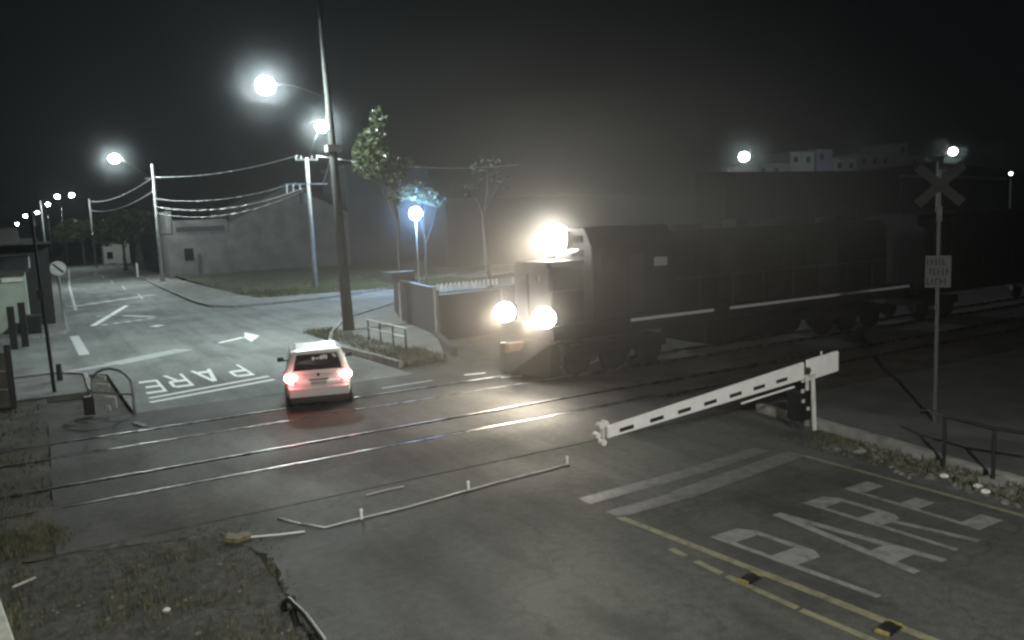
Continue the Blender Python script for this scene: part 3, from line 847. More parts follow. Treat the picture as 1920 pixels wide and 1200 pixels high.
# ------------------------------------------------------------------ street lamps and utility poles
COOL = (0.86, 1.0, 0.98)
def lamp_head(parent, at, arm_from, col, lens_r, estr, energy, mname, vis=True):
    """arm plus cobra head with a bulging lens; everything relative to the parent"""
    a, b = Vector(arm_from), Vector(at)
    d = b - a
    mid = a.lerp(b, .55) + Vector((0, 0, .18 * d.length * .5))
    arm = MB().tube([a, a.lerp(mid, .5) + Vector((0, 0, .03)), mid, b + Vector((0, 0, .12))], .024, 8).build("lamp_arm", M_BLACK, parent)
    dh = Vector((d.x, d.y, 0)).normalized()
    rz = math.atan2(dh.y, dh.x)
    MB().box((b.x, b.y, b.z + lens_r * .92), (lens_r * 1.1, lens_r * .6, lens_r * .2), rz).build("lamp_housing", M_DKMET, arm, bevel=.03)
    # the glowing bowl itself is the light source: radiance = power / (pi * area)
    m = lamp_mat("%s_%d_%d" % (mname, energy, lens_r * 100), col, energy / (math.pi * 4 * math.pi * lens_r ** 2 * .9))
    m.cycles.emission_sampling = 'AUTO' if energy > 1000 else 'NONE'
    MB().ball((b.x, b.y, b.z), lens_r, 1, 1, .9, 12, 8).build("lamp_lens", m, arm, smooth=True)

def pole(label, base, top, r0, r1, name="utility_pole", m=M_CONC, group=None):
    t = thing(name, label, "utility pole" if name == "utility_pole" else "street lamp", (base[0], base[1], 0), 0, group)
    MB().cyl((0, 0, -.3), (top[0] - base[0], top[1] - base[1], top[2]), r0, r1, 14).build("pole", m, t, smooth=True)
    return t
# tall leaning pole with the biggest lamp
t = pole("tall leaning concrete pole beside the guard railing, carrying the highest lamp", (11.5, 34), (11.15, 34.0, 14.2), .26, .085, m=mat("dark_pole_concrete", (0.06, 0.063, 0.058), .9, noise=.4, scale=2))
lamp_head(t, (8.65 - 11.5, 0, 10.5), (11.22 - 11.5, 0, 10.1), COOL, .38, 60, 6500, "lamp_glow_cool")
MB().box((-.18, 0, 8.0), (.6, .5, .3)).build("clamp_band", M_GALV, t)
# second pole with transformer arms
t = pole("pale concrete pole with crossarms in front of the gabled house", (17.95, 60.2), (17.95, 60.2, 10.0), .2, .12)
MB().box((0, 0, 9.85), (1.7, .12, .12)).build("crossarm", M_KERB, t)
MB().box((-.2, -.1, 8.05), (3.2, .1, .1)).build("crossarm", M_KERB, t)
for x in (-.8, -.4, .4, .8):
    MB().cyl((x, 0, 9.9), (x, 0, 10.15), .05, .03, 8).build("insulator", M_WPAINT, t)
for x in (-1.7, -1.2, -.7):
    MB().cyl((x, -.15, 7.4 + .2 * (x + 1.7)), (x, -.15, 8.0), .06, .06, 8).build("fuse_cutout", M_WPAINT, t)
MB().cyl((-.62, -.35, 6.6), (-.62, -.35, 7.4), .3, .3, 14).build("transformer", M_DKMET, t)
lamp_head(t, (1.25, -.2, 12.3), (.1, 0, 9.8), COOL, .45, 50, 9000, "lamp_glow_cool")
# third pole far left
t = pole("slim concrete pole with lamp arm at the far street corner", (10.49, 87.5), (10.55, 87.5, 11.8), .2, .12)
MB().box((0.05, 0, 10.4), (1.5, .1, .1)).build("crossarm", M_KERB, t)
lamp_head(t, (7.2 - 10.49, 0, 12.3), (0, 0, 10.2), COOL, .45, 45, 8500, "lamp_glow_cool")
# lamps down the far street
far_l = [("far street lamp, right of the highest distant pair", 5.53, 150, 12.0, .30), ("far street lamp, left of the highest distant pair", 3.54, 152, 11.9, .30), ("distant street lamp just below the highest pair", 2.75, 200, 12.6, .30),
         ("distant street lamp in the row, fourth from the top", 0.79, 260, 12.9, .36), ("distant street lamp in the row, fifth from the top", -2.5, 300, 13.2, .38), ("lowest distant street lamp of the row", -6.0, 360, 12.0, .4)]
for i, (lb, x, y, z, r) in enumerate(far_l):
    side = 1 if i != 1 else -1
    t = pole(lb, (x + 2.5 * side, y), (x + 2.5 * side, y, z - .6), .16, .1, "street_lamp", M_CONC, "distant street lamps")
    lamp_head(t, (-2.5 * side, 0, z), (0, 0, z - .8), COOL, r, 30, 1800 if i < 2 else 900, "lamp_glow_cool_far")
# blue-white garden lamp
BLUE = (0.20, 0.48, 1.0)
t = pole("low blue-white lamp post behind the dark wall", (22.93, 52), (22.93, 52, 5.2), .07, .05, "street_lamp", M_GALV)
MB().ball((0, 0, 5.46), .42, 1, 1, 1, 16, 10).build("lamp_globe", mat("lamp_glow_blue", (.9, .9, 1), .4, emit=(0.30, 0.56, 1.0), estr=3200 / (math.pi * 4 * math.pi * .42 ** 2)), t, smooth=True)
MATS["lamp_glow_blue"].cycles.emission_sampling = 'AUTO'
# right-hand lamps
t = pole("lamp on slanted arm left of the lit rooftop buildings", (61.2, 60), (61.3, 60, 9.0), .14, .1, "street_lamp", M_CONC)
lamp_head(t, (63.6 - 61.2, 0, 10.3), (.1, 0, 8.9), COOL, .5, 30, 1500, "lamp_glow_cool_far")
t = pole("small lamp glowing above the crossbuck at right", (56.8, 35), (56.8, 35, 7.6), .12, .09, "street_lamp", M_CONC)
lamp_head(t, (58.63 - 56.8, 0, 8.38), (0, 0, 7.4), COOL, .28, 25, 200, "lamp_glow_cool_far")
# lamp on the pole that carries the camera, behind and left of it
t = pole("street lamp standing beside the camera at the left", (-1.4, -4.8), (-1.4, -4.8, 8.4), .2, .14, "street_lamp", M_CONC)
lamp_head(t, (2.4, .8, 8.9), (0, 0, 8.3), (1.0, 0.98, 0.9), .25, 30, 250, "lamp_glow_near")
light('SPOT', "lamp_beam", (2.4, .8, 8.5), 8200, (1.0, 0.985, 0.91), .2, target=(7.6, 10.6, 0), cone=96, blend=.85, parent=t)

# ------------------------------------------------------------------ overhead wires
def wire(label, p, q, sag, r=.022, n=14):
    pts = []
    for i in range(n + 1):
        k = i / n
        v = Vector(p).lerp(Vector(q), k)
        v.z -= sag * 4 * k * (1 - k)
        pts.append(v)
    o = MB().tube(pts, r, 5).build("overhead_wire", mat("wire_aluminium", (0.5, 0.52, 0.52), .4, metal=.7), None, True)
    tag(o, label, "wire")
P1, P2 = (10.55, 87.5), (17.95, 60.2)
wire("topmost overhead wire between the two concrete poles", (10.6, 87.5, 10.55), (17.3, 60.2, 10.15), .5, .03)
wire("upper wire of the lower bundle left of crossarm pole", (10.5, 87.5, 8.4), (17.0, 60.1, 8.15), .7, .03)
wire("thick middle cable of the lower bundle left of crossarm pole", (10.5, 87.5, 7.6), (17.6, 60.1, 7.75), .9, .05)
wire("lowest sagging cable in front of the gabled house roof", (10.5, 87.5, 7.0), (17.6, 60.1, 7.6), 1.1, .035)
wire("upper wire running away down the far street", (10.5, 87.5, 10.5), (8.1, 152, 11.0), .8, .04)
wire("lower wire running away down the far street", (10.5, 87.5, 9.2), (8.1, 152, 9.6), .9, .045)
wire("wire from crossarm pole to the tall leaning pole", (18.7, 60.1, 8.1), (11.3, 34, 8.1), .6, .02)
wire("wire leaving the crossarm pole to the right", (18.7, 60.2, 10.15), (40.0, 66, 10.0), .6, .025)

# ------------------------------------------------------------------ trees, plants
def leaves_mb(blobs, n, size, rnd, droop=.3):
    b = MB()
    tot = sum(a[3] * a[4] * a[5] for a in blobs)
    for (cx, cy_, cz, rx, ry, rz) in blobs:
        k = int(n * rx * ry * rz / tot)
        for _ in range(k):
            while True:
                u, v, w = rnd.uniform(-1, 1), rnd.uniform(-1, 1), rnd.uniform(-1, 1)
                d = u * u + v * v + w * w
                if d <= 1 and d > rnd.random() ** 2 * .8:
                    break
            p = Vector((cx + u * rx, cy_ + v * ry, cz + w * rz))
            s = size * rnd.uniform(.6, 1.4)
            a = Vector((rnd.uniform(-1, 1), rnd.uniform(-1, 1), rnd.uniform(-.6, .6))).normalized()
            c = a.cross(Vector((rnd.uniform(-1, 1), rnd.uniform(-1, 1), rnd.uniform(-1, 1)))).normalized()
            b.add([p - a * s, p + c * s * .45, p + a * s, p - c * s * .45], [(0, 1, 2, 3)])
    return b
def tree(label, x, y, h, blobs, n, leaf, r0, seed, limbs=5, name="tree", lean=(0, 0)):
    rnd = random.Random(seed)
    t = thing(name, label, "tree", (x, y, 0))
    zt = h * .62
    tr = MB()
    rings = []
    for i in range(7):
        k = i / 6
        r = r0 * (1 - .55 * k) * (1.25 if i == 0 else 1)
        cx, cyy = lean[0] * k + rnd.uniform(-.05, .05), lean[1] * k + rnd.uniform(-.05, .05)
        rings.append([(cx + r * math.cos(a * math.pi / 5), cyy + r * math.sin(a * math.pi / 5), -.2 + (zt + .2) * k) for a in range(10)])
    tr.loft(rings)
    tr.build("trunk", M_BARK, t, smooth=True)
    lb = MB()
    for (cx, cyy, cz, rx, ry, rz) in blobs[:limbs]:
        st = Vector((lean[0] * .8, lean[1] * .8, zt * rnd.uniform(.75, .98)))
        mid = st.lerp(Vector((cx, cyy, cz)), .5) + Vector((rnd.uniform(-.2, .2), rnd.uniform(-.2, .2), .1))
        lb.cyl(st, mid, r0 * .4, r0 * .28, 7).cyl(mid, (cx, cyy, cz), r0 * .28, r0 * .1, 7)
    lb.build("limbs", M_BARK, t)
    leaves_mb(blobs, n, leaf, rnd).build("crown", M_LEAF, t)
    return t
# slender tree by the dark wall (crown lit by lamps)
tree("slender tree with sparse bright leaves beside the dark wall", 15.33, 37.0, 8.8,
     [(-1.05, 0, 7.7, 1.05, .9, .85), (-1.0, 0, 8.7, .8, .7, .65), (-.2, 0, 7.1, .75, .7, .6), (-.7, 0, 9.7, .45, .5, .6), (-.05, 0, 6.1, .4, .4, .55), (.7, .3, 7.7, .5, .4, .3), (-1.4, .2, 8.2, .6, .6, .6)], 2300, .115, .09, 3)
tree("small leafy tree hanging over the blue-white lamp", 24.2, 53.5, 6.4,
     [(-1.2, -.6, 6.9, 1.1, .8, .5), (.1, -.4, 6.7, 1.0, .8, .6), (-.5, 0, 7.4, .8, .7, .4), (1.2, 0, 6.3, .7, .6, .4)], 1000, .15, .1, 5)
tree("faint bare-trunked tree behind the locomotive", 27.5, 50, 9.0,
     [(.2, 0, 8.4, 1.2, 1.0, .9), (-1.3, 0, 6.9, .8, .8, .5), (1.2, 0, 7.4, .9, .8, .6)], 110, .16, .2, 6, lean=(-.3, 0))
# trees up the far street
tree("broad dark street tree left of the slim lamp pole", 10.6, 128, 6.0,
     [(0, 0, 6.0, 3.0, 3.0, 2.2), (-2.2, -1, 5.4, 1.8, 2, 1.8), (2.0, 0, 6.6, 2.0, 2, 1.7), (.5, 0, 7.8, 1.6, 1.6, 1.0)], 3600, .28, .28, 11)
tree("second trunked street tree beside the broad dark one", 11.6, 122, 6.0, [(.6, 0, 7.3, 2.0, 2.0, 1.3), (1.8, 0, 6.0, 1.5, 1.5, 1.2)], 1500, .28, .22, 12)
tree("round dark tree farther up the far street", 7.2, 168, 7.0, [(-1.5, 0, 6.4, 2.8, 2.8, 2.2), (.5, 0, 6.8, 2.2, 2.2, 1.6), (-3.2, 0, 5.8, 1.8, 2, 1.6)], 2600, .34, .25, 13)
tree("dark tree above the low left-hand house", -6.5, 66, 4.4, [(0, 0, 4.6, 3.0, 2.6, 1.3), (-3, 0, 4.2, 2.2, 2, 1.2)], 1800, .22, .2, 14)

def blades(name, label, cat, regions, m, rnd, par=None):
    b = MB()
    for (x0, x1, y0, y1, n, h0, h1) in regions:
        for _ in range(n):
            # tufts
            x, y = (rnd.uniform(x0, x1), rnd.uniform(y0, y1)) if x1 > x0 and y1 > y0 else (rnd.gauss(x0, x1), rnd.gauss(y0, y1))
            for _k in range(3):
                h = rnd.uniform(h0, h1)
                px, py = x + rnd.gauss(0, .05), y + rnd.gauss(0, .05)
                a = rnd.uniform(0, 6.28)
                w = h * .08 + .008
                lx, ly = math.cos(a) * h * rnd.uniform(.2, .7), math.sin(a) * h * rnd.uniform(.2, .7)
                b.add([(px - math.sin(a) * w, py + math.cos(a) * w, -.05), (px + math.sin(a) * w, py - math.cos(a) * w, -.05), (px + lx, py + ly, h)], [(0, 1, 2)])
    o = b.build(name, m)
    return stuff(o, label, cat)
R = random.Random(21)
blades("weeds", "dry weeds along the tracks at left edge", "weeds", [(-8, -.3, 13.2, 19.5, 2200, .02, .10), (-7, -.4, 19.5, 26, 1300, .02, .09), (-.5, .22, 13.9, .28, 420, .03, .12), (-1.5, .35, 14.2, .3, 420, .03, .13), (-2.6, .4, 14.6, .3, 300, .03, .12)], M_DRY, R)
blades("weeds", "short sparse weeds on the dark verge, lower left", "weeds", [(-6, 2.1, 6, 12.6, 1500, .02, .08), (-4, -.5, 9, 12.9, 700, .03, .12), (1.2, 2.25, 7.5, 9.6, 260, .02, .09), (.2, 2.5, 10, 12.8, 500, .015, .05)], M_DRY, R)
blades("grass", "rough grass round the tall leaning pole and railing", "grass", [(9.9, 11.2, 24.7, 35.5, 1500, .05, .28), (10.0, 11.6, 24.3, 27, 600, .06, .3)], M_DRY, R)
blades("grass", "green grass on the dark bank by the crossarm pole", "grass", [(12.6, 30, 55.5, 61, 5200, .08, .4), (12.6, 30, 61, 80, 2500, .1, .4)], M_GRASS, R)
blades("weeds", "low weeds along the kerb by the guard rail", "weeds", [(12.3, 13.4, 5.5, 10.6, 900, .02, .10)], M_DRY, R)
# rubble on the right verge
b = MB()
for _ in range(520):
    x, y = R.uniform(12.15, 13.25), R.uniform(5.6, 9.9)
    r = abs(R.gauss(0, .026)) + .012
    b.ball((x + max(0, y - 8) * .12, y, r * .15 - .02), r, R.uniform(.6, 1.7), R.uniform(.6, 1.7), R.uniform(.4, 1.1), 6, 4)
stuff(b.build("rubble", mat("rubble_stone", (0.21, 0.205, 0.185), .9, noise=.8, scale=7, col2=(0.03, 0.03, 0.026))), "broken stones and litter between edge line and footpath", "rubble")
b = MB()
for _ in range(900):
    x, y = R.uniform(-5, 2.3) + (R.uniform(0, .9) if R.random() < .25 else 0), R.uniform(6.5, 12.9)
    r = abs(R.gauss(0, .011)) + .005
    b.ball((x, y, r * .2), r, R.uniform(.7, 1.4), R.uniform(.7, 1.4), .7, 6, 4)
stuff(b.build("gravel", mat("rubble_stone", (0.17, 0.165, 0.15), .9)), "scattered gravel on the dark verge, lower left", "gravel")

# ------------------------------------------------------------------ wall and fence beside the railway
t = thing("dark_wall", "dark panel wall with pale end posts right of the guard railing", "wall", (13.74, 29.5, 0))
def wl(x, y):
    return (x - 13.74, y - 29.5)
def slab(p, q, z0, z1, th, name, m, par):
    a, b_ = Vector(p), Vector(q)
    d = (b_ - a).normalized()
    n = Vector((-d.y, d.x)) * th / 2
    return MB().prism([tuple(a - n), tuple(b_ - n), tuple(b_ + n), tuple(a + n)], z0, z1).build(name, m, par)
M_DW = mat("dark_render", (0.024, 0.025, 0.028), .85, noise=.35, scale=1.2)
slab(wl(13.74, 29.7), wl(14.75, 35.6), -.1, 1.95, .14, "panel", M_DW, t)
slab(wl(14.78, 35.8), wl(16.2, 40.0), -.1, 1.95, .14, "panel", M_DW, t)
for x, y in ((13.74, 29.5), (14.76, 35.7)):
    MB().box((*wl(x, y), .95), (.2, .2, 2.1)).build("post", M_KERB, t, bevel=.01)
slab(wl(13.74, 29.7), wl(14.75, 35.6), 1.955, 2.03, .22, "coping", M_DKMET, t)
MB().box((*wl(14.9, 36.2), 2.15), (1.2, 1.2, .5)).build("gatehouse_top", M_DKMET, t)
slab(wl(13.6, 29.4), wl(12.3, 25.2), -.1, .25, .2, "low_footing", M_DW, t)
t = thing("picket_fence", "dark fence with a row of bright white picket tips behind the loco light", "fence", (13.5, 29.0, 0))
slab((.1, 0), (9.0, .6), -.1, 1.75, .1, "panel", mat("black_render", (0.022, 0.022, 0.023), .9, noise=.3), t)
for i in range(30):
    x = .05 + i * .2 + (.25 if i > 14 else 0)
    if i in (15, 16):
        continue
    MB().prism(rect(x - .04, x + .04, -.08 + x * .066, -.04 + x * .066), 1.97, 2.22).build("picket", M_BOOM, t)
MB().box((4.6, .22, 1.86), (9.2, .05, .05), .066).build("top_rail", M_DKMET, t)
# pedestrian guard railing near the leaning pole
t = thing("guard_railing", "short metal railing of four dark posts beside leaning pole", "railing", (11.08, 30.4, 0))
ys = (0, -1.3, -2.6, -3.8)
for y in ys:
    MB().cyl((0, y, -.05), (0, y, .9), .035, seg=8).build("post", M_BLACK, t)
MB().cyl((0, .25, .9), (0, -3.9, .9), .035, seg=8).build("top_rail", M_GALV, t)
MB().cyl((0, 0, .58), (0, -3.8, .58), .028, seg=8).build("mid_rail", M_GALV, t)
for y in (-3.0, -2.4, -3.9):
    tag(MB().prism([(-.2, -.14), (.2, -.1), (.16, .12), (-.14, .16)], -.05, .16).build("pale_stone", M_KERB, None, bevel=.02, loc=(10.55 + .1 * y + .3, 30.4 + y, 0)), {-3.0: "pale stone at the middle foot of the short railing", -2.4: "pale stone at the inner foot of the short railing", -3.9: "pale stone at the outer foot of the short railing"}[y], "stone")

# ------------------------------------------------------------------ left corner: wall, poles, signs, hoop
t = thing("corner_house", "pale low house wall at the left edge with dark doorway", "house", (-6, 46.5, 0))
PALE = mat("pale_green_render", (0.40, 0.45, 0.38), .85, noise=.3, scale=.9)
MB().box((.2, 2.0, 1.5), (10.2, 4.0, 3.2)).build("wall", PALE, t)
MB().add([(-5.2, -.4, 3.1), (5.5, -.4, 3.1), (5.5, 4.4, 3.9), (-5.2, 4.4, 3.9), (-5.2, -.4, 3.2), (5.5, -.4, 3.2), (5.5, 4.4, 4.0), (-5.2, 4.4, 4.0)], [(3, 2, 1, 0), (4, 5, 6, 7), (0, 1, 5, 4), (1, 2, 6, 5), (2, 3, 7, 6), (3, 0, 4, 7)]).build("roof", M_DKMET, t)
MB().box((1.0, -.02, 1.05), (.8, .1, 2.1)).build("door", M_BLACK, t)
MB().box((2.6, -.04, 1.7), (.8, .1, .9)).build("window", M_GLASS, t)
MB().box((4.75, -.06, 2.75), (.9, .06, .22)).build("shop_sign", M_WPAINT, t)
t = thing("shop_building", "dark shopfront between the pale house and the far street", "building", (-1.5, 50, 0))
MB().box((0.0, 3, 2.2), (3.9, 6, 4.5)).build("wall", mat("dark_wall_render", (0.035, 0.037, 0.037), .85, noise=.3), t)
MB().box((-.3, -.05, 1.3), (2.2, .1, 2.5)).build("roller_shutter", M_BLACK, t)
MB().box((0, -.5, 4.5), (4.2, 1.2, .12)).build("awning", M_DKMET, t)
for i, (x, z, w, h) in enumerate(((-.9, 3.3, .6, .25), (.2, 3.1, .25, .5), (.9, 3.5, .3, .6), (-.4, 2.8, .2, .2))):
    MB().box((x, -.05, z), (w, .08, h)).build("sign_board", M_WPAINT, t)
for k in range(6):
    MB().cyl((-1.2 + k * .3, -.08, .1), (-1.2 + k * .3, -.08, 2.4), .015, seg=6).build("shutter_bar", M_DKMET, t)
t = thing("signal_pole", "thin dark leaning pole standing on the left pavement", "pole", (0.01, 27.15, 0))
MB().cyl((0, 0, 0), (-.09, 0, 5.4), .055, .045, 10).build("pole", M_BLACK, t)
MB().box((0, 0, .03), (.35, .35, .08)).build("footing", M_KERB, t)
MB().box((-.09, -.05, 3.0), (.18, .14, .3)).build("box", M_BLACK, t)
tag(MB().cyl((.2, 29.3, 0), (.2, 29.3, .62), .09, .08, 12).build("bollard", M_DKMET), "stubby dark bollard behind the thin leaning pole", "bollard")
t = thing("road_sign", "round no-parking sign on a thin post by the shopfront", "road sign", (0.88, 53.1, 0))
MB().cyl((0, 0, 0), (0, 0, 3.4), .05, seg=10).build("post", M_GALV, t)
d = MB().cyl((0, -.09, 3.0), (0, -.06, 3.0), .42, seg=24).build("disc", M_WPAINT, t)
MB().add([(-.30, -.095, 3.22), (-.22, -.095, 3.30), (.30, -.095, 2.78), (.22, -.095, 2.70)], [(0, 1, 2, 3)]).build("slash", M_BLACK, d)
for lb, x, y, h in (("taller dark square bollard in front of the pale house", -1.28, 40.3, 1.85), ("second dark square bollard beside the taller one", -.88, 41.0, 1.95)):
    tag(MB().box((x, y, h / 2), (.28, .28, h)).build("dark_post", M_BLACK, bevel=.02), lb, "post")
t = thing("litter_bin", "square black bin on the left corner pavement", "bin", (-.62, 45.6, .12))
MB().prism(rect(-.4, .4, -.35, .35), 0, .82).build("bin_body", M_BLACK, t, bevel=.04)
MB().prism(rect(-.44, .44, -.39, .39), .825, .9).build("lid", M_DKMET, t, bevel=.02)
# concrete slab fence at the left edge
t = thing("slab_fence", "weathered concrete slab fence at the left edge", "fence", (-.6, 25.8, 0))
for i in range(7):
    MB().box((-.4 - i * 1.5, .1 + i * 1.0, .8), (.16, .16, 1.9)).build("post", M_DKMET, t)
for i in range(6):
    for k in range(3):
        slab((-.46 - i * 1.5, .14 + i * 1.0), (-1.84 - i * 1.5, 1.06 + i * 1.0), .0 + k * .52, .5 + k * .52, .06, "slab", mat("weathered_slab", (0.36, 0.34, 0.30), .9, noise=.5, scale=1.5), t)
# hoop barrier
t = thing("hoop_barrier", "rounded metal hoop barrier on the left pavement corner", "barrier", (1.3, 22.9, 0), math.radians(-52))
pts = [(-.7, 0, -.05), (-.7, 0, .75)]
for i in range(9):
    a = math.pi - i * math.pi / 8
    pts.append((.0 + .7 * math.cos(a), 0, .78 + .42 * math.sin(a)))
pts.append((.7, 0, -.05))
MB().tube(pts, .035, 8).build("hoop", M_GALV, t)
MB().cyl((-.7, 0, .55), (.7, 0, .55), .025, seg=8).build("cross_bar", M_GALV, t)
b = MB()
for x, z, w, h in ((-.35, .95, .3, .1), (-.3, .75, .45, .08), (-.1, .42, .35, .08), (.05, .30, .1, .25), (-.2, .15, .14, .12)):
    b.box((x, 0, z), (w, .03, h))
b.build("painted_panel", M_WPAINT, t)
tag(MB().box((.75, 23.45, .22), (.25, .3, .48)).build("cable_box", M_BLACK, bevel=.02), "small black box at the left foot of the hoop barrier", "box")
tag(MB().prism([(1.55, 21.3), (1.75, 20.7), (1.86, 20.74), (1.66, 21.34)], 0, .05).build("loose_plank", M_KERB), "short pale plank on the ground beside the far rails", "plank")

# ------------------------------------------------------------------ far left house and dark blocks
t = thing("gabled_house", "large grey gable-walled house behind the crossarm pole", "house", (11.9, 92, 0))
GREY = mat("grey_render", (0.135, 0.134, 0.128), .9, noise=.4, scale=.6)
ROOF = mat("roof_tile", (0.022, 0.02, 0.019), .85, noise=.4, scale=2)
MB().add([(6.4, 0, -.2), (20.0, 0, -.2), (20.0, 0, 6.6), (13.2, 0, 9.8), (6.4, 0, 6.5), (6.4, 14, -.2), (20, 14, -.2), (20, 14, 6.6), (13.2, 14, 9.8), (6.4, 14, 6.5)],
         [(0, 1, 2, 3, 4), (9, 8, 7, 6, 5), (0, 4, 9, 5), (1, 6, 7, 2), (0, 5, 6, 1)]).build("gable_wall", GREY, t)
for s in (0, 1):
    a, c = ((13.2, 9.85), (5.9, 6.3)) if s == 0 else ((13.2, 9.85), (20.5, 6.4))
    MB().add([(a[0], -.3, a[1]), (c[0], -.3, c[1]), (c[0], 14.3, c[1]), (a[0], 14.3, a[1]), (a[0], -.3, a[1] + .2), (c[0], -.3, c[1] + .2), (c[0], 14.3, c[1] + .2), (a[0], 14.3, a[1] + .2)],
             [(0, 1, 2, 3), (7, 6, 5, 4), (0, 4, 5, 1), (1, 5, 6, 2), (2, 6, 7, 3), (3, 7, 4, 0)]).build("roof_slope", ROOF, t)
fw_ = MB().box((3.2, 2.6, 2.3), (6.4, 5, 5.0)).build("front_wing", GREY, t)
MB().box((3.4, .3, 5.5), (5.8, .4, 1.5)).build("balcony_wall", GREY, t)
MB().box((3.4, .07, 5.3), (5.0, .06, .5)).build("balcony_opening", M_BLACK, t)
MB().box((.3, 2.6, 6.1), (.6, 5, 2.4)).build("corner_tower", GREY, t)
MB().box((2.0, .07, 2.6), (.9, .08, 1.3)).build("window", M_GLASS, t)
MB().box((3.0, .06, 1.4), (.35, .08, 2.4)).build("downpipe", M_DKMET, t)
t = thing("tall_dark_building", "tall plain dark building right of the gabled house", "building", (34.5, 92, 0))
MB().box((2.6, 4, 5.8), (10.5, 9, 12.0)).build("wall", mat("dark_blue_render", (0.06, 0.063, 0.075), .9, noise=.2, scale=.4), t)
MB().box((2.6, 4, 11.95), (10.8, 9.3, .3)).build("parapet", M_DKMET, t)
t = thing("low_dark_shed", "low dark shed behind the bare tree and locomotive", "shed", (36, 74, 0))
MB().box((22, 3, 3.4), (44, 6, 7.2)).build("wall", mat("shed_cladding", (0.02, 0.02, 0.021), .9, spec=.15), t)
MB().box((22, 3, 7.05), (44.6, 6.6, .3)).build("roof", mat("shed_roof", (0.018, 0.018, 0.018), .9, spec=.15), t)
t = thing("dark_side_building", "dark windowless building behind the trunked street trees", "building", (12.2, 108, 0))
MB().box((5, 12, 2.4), (9, 24, 5)).build("wall", M_DW, t)
for i in range(3):
    MB().box((.46, 3 + i * 6, 2.0), (.08, 1.4, 1.6)).build("window", M_GLASS, t)
MB().box((5, 12, 5.0), (9.6, 24.6, .25)).build("roof", ROOF, t)
# bright facade in the distance
t = thing("lit_house", "small brightly lit facade at the far end of the street", "house", (11.2, 170, 0))
MB().box((1.6, 3, 2.2), (4.5, 6, 5)).build("wall", mat("cream_render", (0.6, 0.6, 0.56), .9), t)
MB().box((1.6, 3, 4.85), (5, 6.4, .3)).build("roof", ROOF, t)
MB().box((.4, -.04, 1.6), (1, .1, 1.3)).build("window", M_GLASS, t)
for i, (x, y, w, h, lb) in enumerate(((-14, 90, 10, 4.6, "first dark low house on the left side of far street"), (-12, 118, 10, 5.2, "second dark low house on the left side of far street"), (-12, 150, 10, 5.6, "third dark low house on the left side of far street"))):
    t = thing("row_house", lb, "house", (x, y, 0))
    MB().box((w / 2 + 2, 5, h / 2), (w, 10, h)).build("wall", PALE if i == 0 else GREY, t)
    MB().add([(1.6, -.4, h), (w + 2.4, -.4, h), (w + 2.4, 10.4, h), (1.6, 10.4, h), (1.6, 5, h + 1.5), (w + 2.4, 5, h + 1.5)], [(0, 1, 5, 4), (2, 3, 4, 5), (0, 4, 3), (1, 2, 5), (3, 2, 1, 0)]).build("roof", ROOF, t)
    MB().box((w - 1, -.04, 1.5), (1.2, .1, 1.2)).build("window", M_GLASS, t)
    MB().box((w + 2.03, 3, 1.1), (.08, 1.0, 2.2)).build("door", M_BLACK, t)
tag(MB().cyl((9.8, 103.6, 0), (9.8, 103.6, 1.7), .12, .12, 10).build("white_bollard", M_WPAINT), "small white post on the far street pavement", "post")

# ------------------------------------------------------------------ right background
t = thing("dark_warehouse", "long black warehouse behind the train at right", "warehouse", (42, 46, 0))
WH = mat("black_cladding", (0.01, 0.01, 0.011), .9, spec=.15, noise=.3)
MB().add([(1.5, 0, -.2), (60, 0, -.2), (60, 0, 7.0), (32, 0, 8.6), (22, 0, 7.8), (1.5, 0, 7.75), (6.8, 5, -.2), (60, 5, -.2), (60, 5, 7.0), (32, 5, 8.6), (22, 5, 7.8), (6.8, 5, 7.75)],
         [(0, 1, 2, 3, 4, 5), (11, 10, 9, 8, 7, 6), (5, 4, 10, 11), (4, 3, 9, 10), (3, 2, 8, 9), (0, 5, 11, 6), (1, 7, 8, 2)]).build("wall", WH, t)
for i in range(10):
    MB().box((5 + i * 5.5, -.05, 3.4), (.25, .12, 6.8)).build("buttress", WH, t)
MB().cyl((26.5, -.2, 7.3), (44, -.2, 6.9), .12, seg=8).build("gutter", M_GALV, t)
BL = [(131, 10, 14.8, (0.40, 0.40, 0.42)), (141, 8, 17.2, (0.42, 0.42, 0.44)), (149.5, 5.5, 17.9, (0.30, 0.30, 0.42)), (155.5, 8, 15.9, (0.42, 0.42, 0.42)), (164, 14, 16.9, (0.26, 0.25, 0.25)), (178.5, 4, 19.6, (0.25, 0.24, 0.24)), (183, 14, 16.6, (0.22, 0.22, 0.22))]
lbs = ["lowest lit rooftop block nearest the right-hand lamp", "lit rooftop block left of the bluish one", "bluish lit rooftop block in the distance", "lit rooftop block with a dark opening", "broad dim rooftop block right of the lit ones", "narrow dim rooftop tower, highest of the row", "dim rooftop block behind the crossbuck"]
for (x, w, h, c), lb in zip(BL, lbs):
    t = thing("distant_building", lb, "building", (x, 120, 0), 0, "distant rooftop buildings")
    MB().box((w / 2, 5, h / 2), (w - .2, 10, h)).build("wall", mat("far_render_%d" % int(x), tuple(v * .75 for v in c), .9, noise=.3, scale=.4), t)
    for k in range(max(1, int(w / 4))):
        MB().box((1.8 + k * 4, -.05, h - 1.6), (1.1, .12, 1.2)).build("window", M_BLACK, t)
light('POINT', "rooftop_lamp", (146, 108, 16.4), 800, COOL, .4)
t = pole("dim distant lamp at the far right edge, upper of two", (76, 40), (76, 40, 6.6), .1, .08, "street_lamp", M_CONC)
MB().ball((0, 0, 7.05), .16, seg=10, rings=8).build("lamp_lens", lamp_mat("lamp_glow_far_dim", COOL, 6), t)
